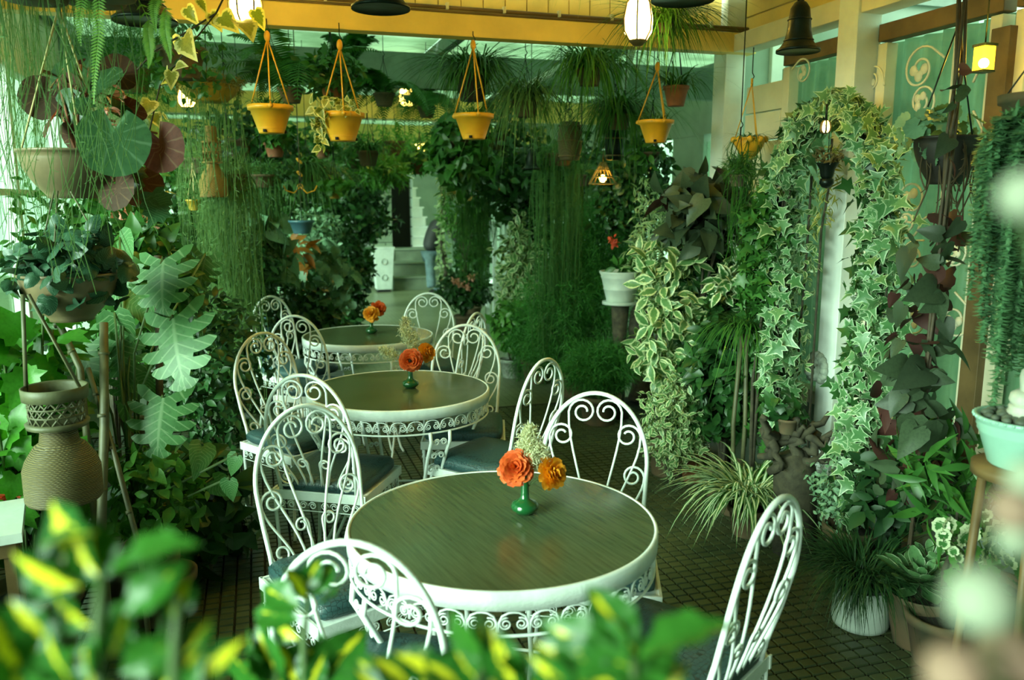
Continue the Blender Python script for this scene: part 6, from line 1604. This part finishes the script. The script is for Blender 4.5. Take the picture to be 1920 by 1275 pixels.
# ---------------------------------------------------------------- far end
# white tapered planter box with two rings
p = atY(719, 540, 15.2); p[2] = 0
t = thing('planter_box', 'white tapered box planter with two round rings beside the steps', 'planter', p)
w0, w1, hh = .27, .37, .80; vs = []
for z, w in ((0.05, w0), (hh, w1)):
    for a, b in ((-1, -1), (1, -1), (1, 1), (-1, 1)): vs.append((a * w / 2, b * w / 2, z))
MB().add(vs, [(3, 2, 1, 0), (4, 5, 6, 7), (0, 1, 5, 4), (1, 2, 6, 5), (2, 3, 7, 6), (3, 0, 4, 7)]).build('box', white_c, t, smooth=False)
MB().box((0, 0, .025), (.24, .24, .05)).build('foot', black, t, smooth=False)
MB().box((0, 0, hh + .012), (w1 + .02, w1 + .02, .03)).build('rim', white_c, t, smooth=False)
for z in (.27, .56): MB().tube([(.05 * math.cos(a), -.14 - .06 * z, z + .05 * math.sin(a)) for a in [k * PI / 12 for k in range(24)]], .008, 6, True).build('ring', stone_g, t)
# white slatted table at right
p = atY(945, 500, 11.0); p = np.array([p[0], p[1], 0]); zt = atY(940, 418, 11.0)[2]
t = thing('slatted_table', 'white slatted console table at the right of the passage', 'table', p)
MB().box((.15, 0, zt), (.75, .45, .05)).build('tabletop', white_c, t, smooth=False)
for k in range(10): MB().box((-.17 + k * .07, -.19, zt - .12), (.028, .02, .18)).build('slat', white_c, t, smooth=False)
MB().box((.15, -.19, zt - .22), (.70, .03, .03)).build('rail', white_c, t, smooth=False)
for sx in (-.19, .49):
    for sy in (-.19, .19): MB().box((sx, sy, zt / 2), (.05, .05, zt)).build('leg', white, t, smooth=False)
# tree trunk in the passage
p = atY(838, 548, 13.0); p = np.array([p[0], p[1], 0])
t = thing('slender_tree', 'thin dark tree trunk standing before the bending person', 'tree', p)
MB().tube([tuple(np.asarray(q) - p) for q in (p, atY(836, 500, 13.0), atY(828, 450, 13.0), atY(832, 400, 13.0), atY(828, 330, 13.0), atY(832, 260, 13.0))], [.05, .045, .045, .04, .04, .03], 8).build('trunk', bark, t)
foliage(t, P_oval, along([atY(835, 540, 12.9), atY(830, 440, 12.9), atY(832, 350, 12.9)], 260, .10, .08, 241), L_pale)
# bending person
fx = atZ(806, 552, 0); d_ = float((fx - _co) @ _cf); fx = np.array([fx[0], fx[1], 0])
t = thing('person', 'person in dark jacket and blue jeans bending forward by the steps', 'person', fx)
def Wp(px, py, dy=0.0): return tuple(atD(px, py, d_ + dy) - fx)
def skin_body(name, mat, verts, edges, radii, parent, root_i=0):
    me = bpy.data.meshes.new(name); me.from_pydata([tuple(v) for v in verts], edges, []); o = bpy.data.objects.new(name, me); C.objects.link(o); o.parent = parent
    sk = o.modifiers.new('skin', 'SKIN'); sk.use_smooth_shade = True
    for i, v in enumerate(me.skin_vertices[0].data):
        v.radius = (radii[i], radii[i]); v.use_root = (i == root_i)
    o.modifiers.new('sub', 'SUBSURF').levels = 2; o.modifiers['sub'].render_levels = 2
    me.materials.append(mat); return o
hip = Wp(808, 468); 
V = [hip, Wp(806, 482, -.09), Wp(809, 512, -.10), Wp(812, 540, -.09), Wp(822, 543, -.10), Wp(806, 482, .09), Wp(806, 512, .12), Wp(806, 541, .10), Wp(816, 544, .10)]
skin_body('trousers', denim, V, [(0, 1), (1, 2), (2, 3), (0, 5), (5, 6), (6, 7)], [.15, .105, .075, .06, .05, .105, .075, .06, .05], t)
V = [Wp(807, 474), Wp(810, 450), Wp(818, 428), Wp(830, 414), Wp(838, 410), Wp(836, 416, -.20), Wp(846, 436, -.22), Wp(862, 458, -.20), Wp(836, 416, .20), Wp(846, 436, .22), Wp(862, 456, .20)]
skin_body('jacket', jacket, V, [(0, 1), (1, 2), (2, 3), (3, 4), (3, 5), (5, 6), (6, 7), (3, 8), (8, 9), (9, 10)], [.17, .165, .165, .15, .08, .085, .065, .05, .085, .065, .05], t)
h = Wp(851, 415); m = MB(); m.ball(h, .105, 16, 12, (.85, .85, 1.1)); m.build('head', skin, t)
m = MB(); m.ball((h[0] - .02, h[1] + .015, h[2] + .03), .11, 16, 12, (.92, .92, 1.0)); m.build('hair', hairm, t)
for k, (a, b) in enumerate((((862, 458), -.20), ((862, 456), .20))):
    w = np.array(Wp(*a, b)); hd = w + np.array([.05, 0, -.05]); pm = MB(); pm.ball(tuple((w + hd) / 2), .045, 10, 7, (.9, .6, 1.1)); pm.build('palm', skin, t)
    for f in range(4): MB().tube([tuple(hd + np.array([-.01, (f - 1.5) * .018, 0])), tuple(hd + np.array([.02, (f - 1.5) * .02, -.045])), tuple(hd + np.array([.015, (f - 1.5) * .02, -.08 + abs(f - 1.5) * .01]))], .009, 6).build('finger', skin, t)
    MB().tube([tuple(w + np.array([.03, .03, -.02])), tuple(hd + np.array([.05, .03, -.02]))], .011, 6).build('thumb', skin, t)
for s_ in (-.09, .10):
    f0 = np.array(Wp(810, 546, s_)); MB().ball((f0[0] + .06, f0[1] - .02, .045), .06, 12, 8, (2.0, .8, .75)).build('shoe', black, t)
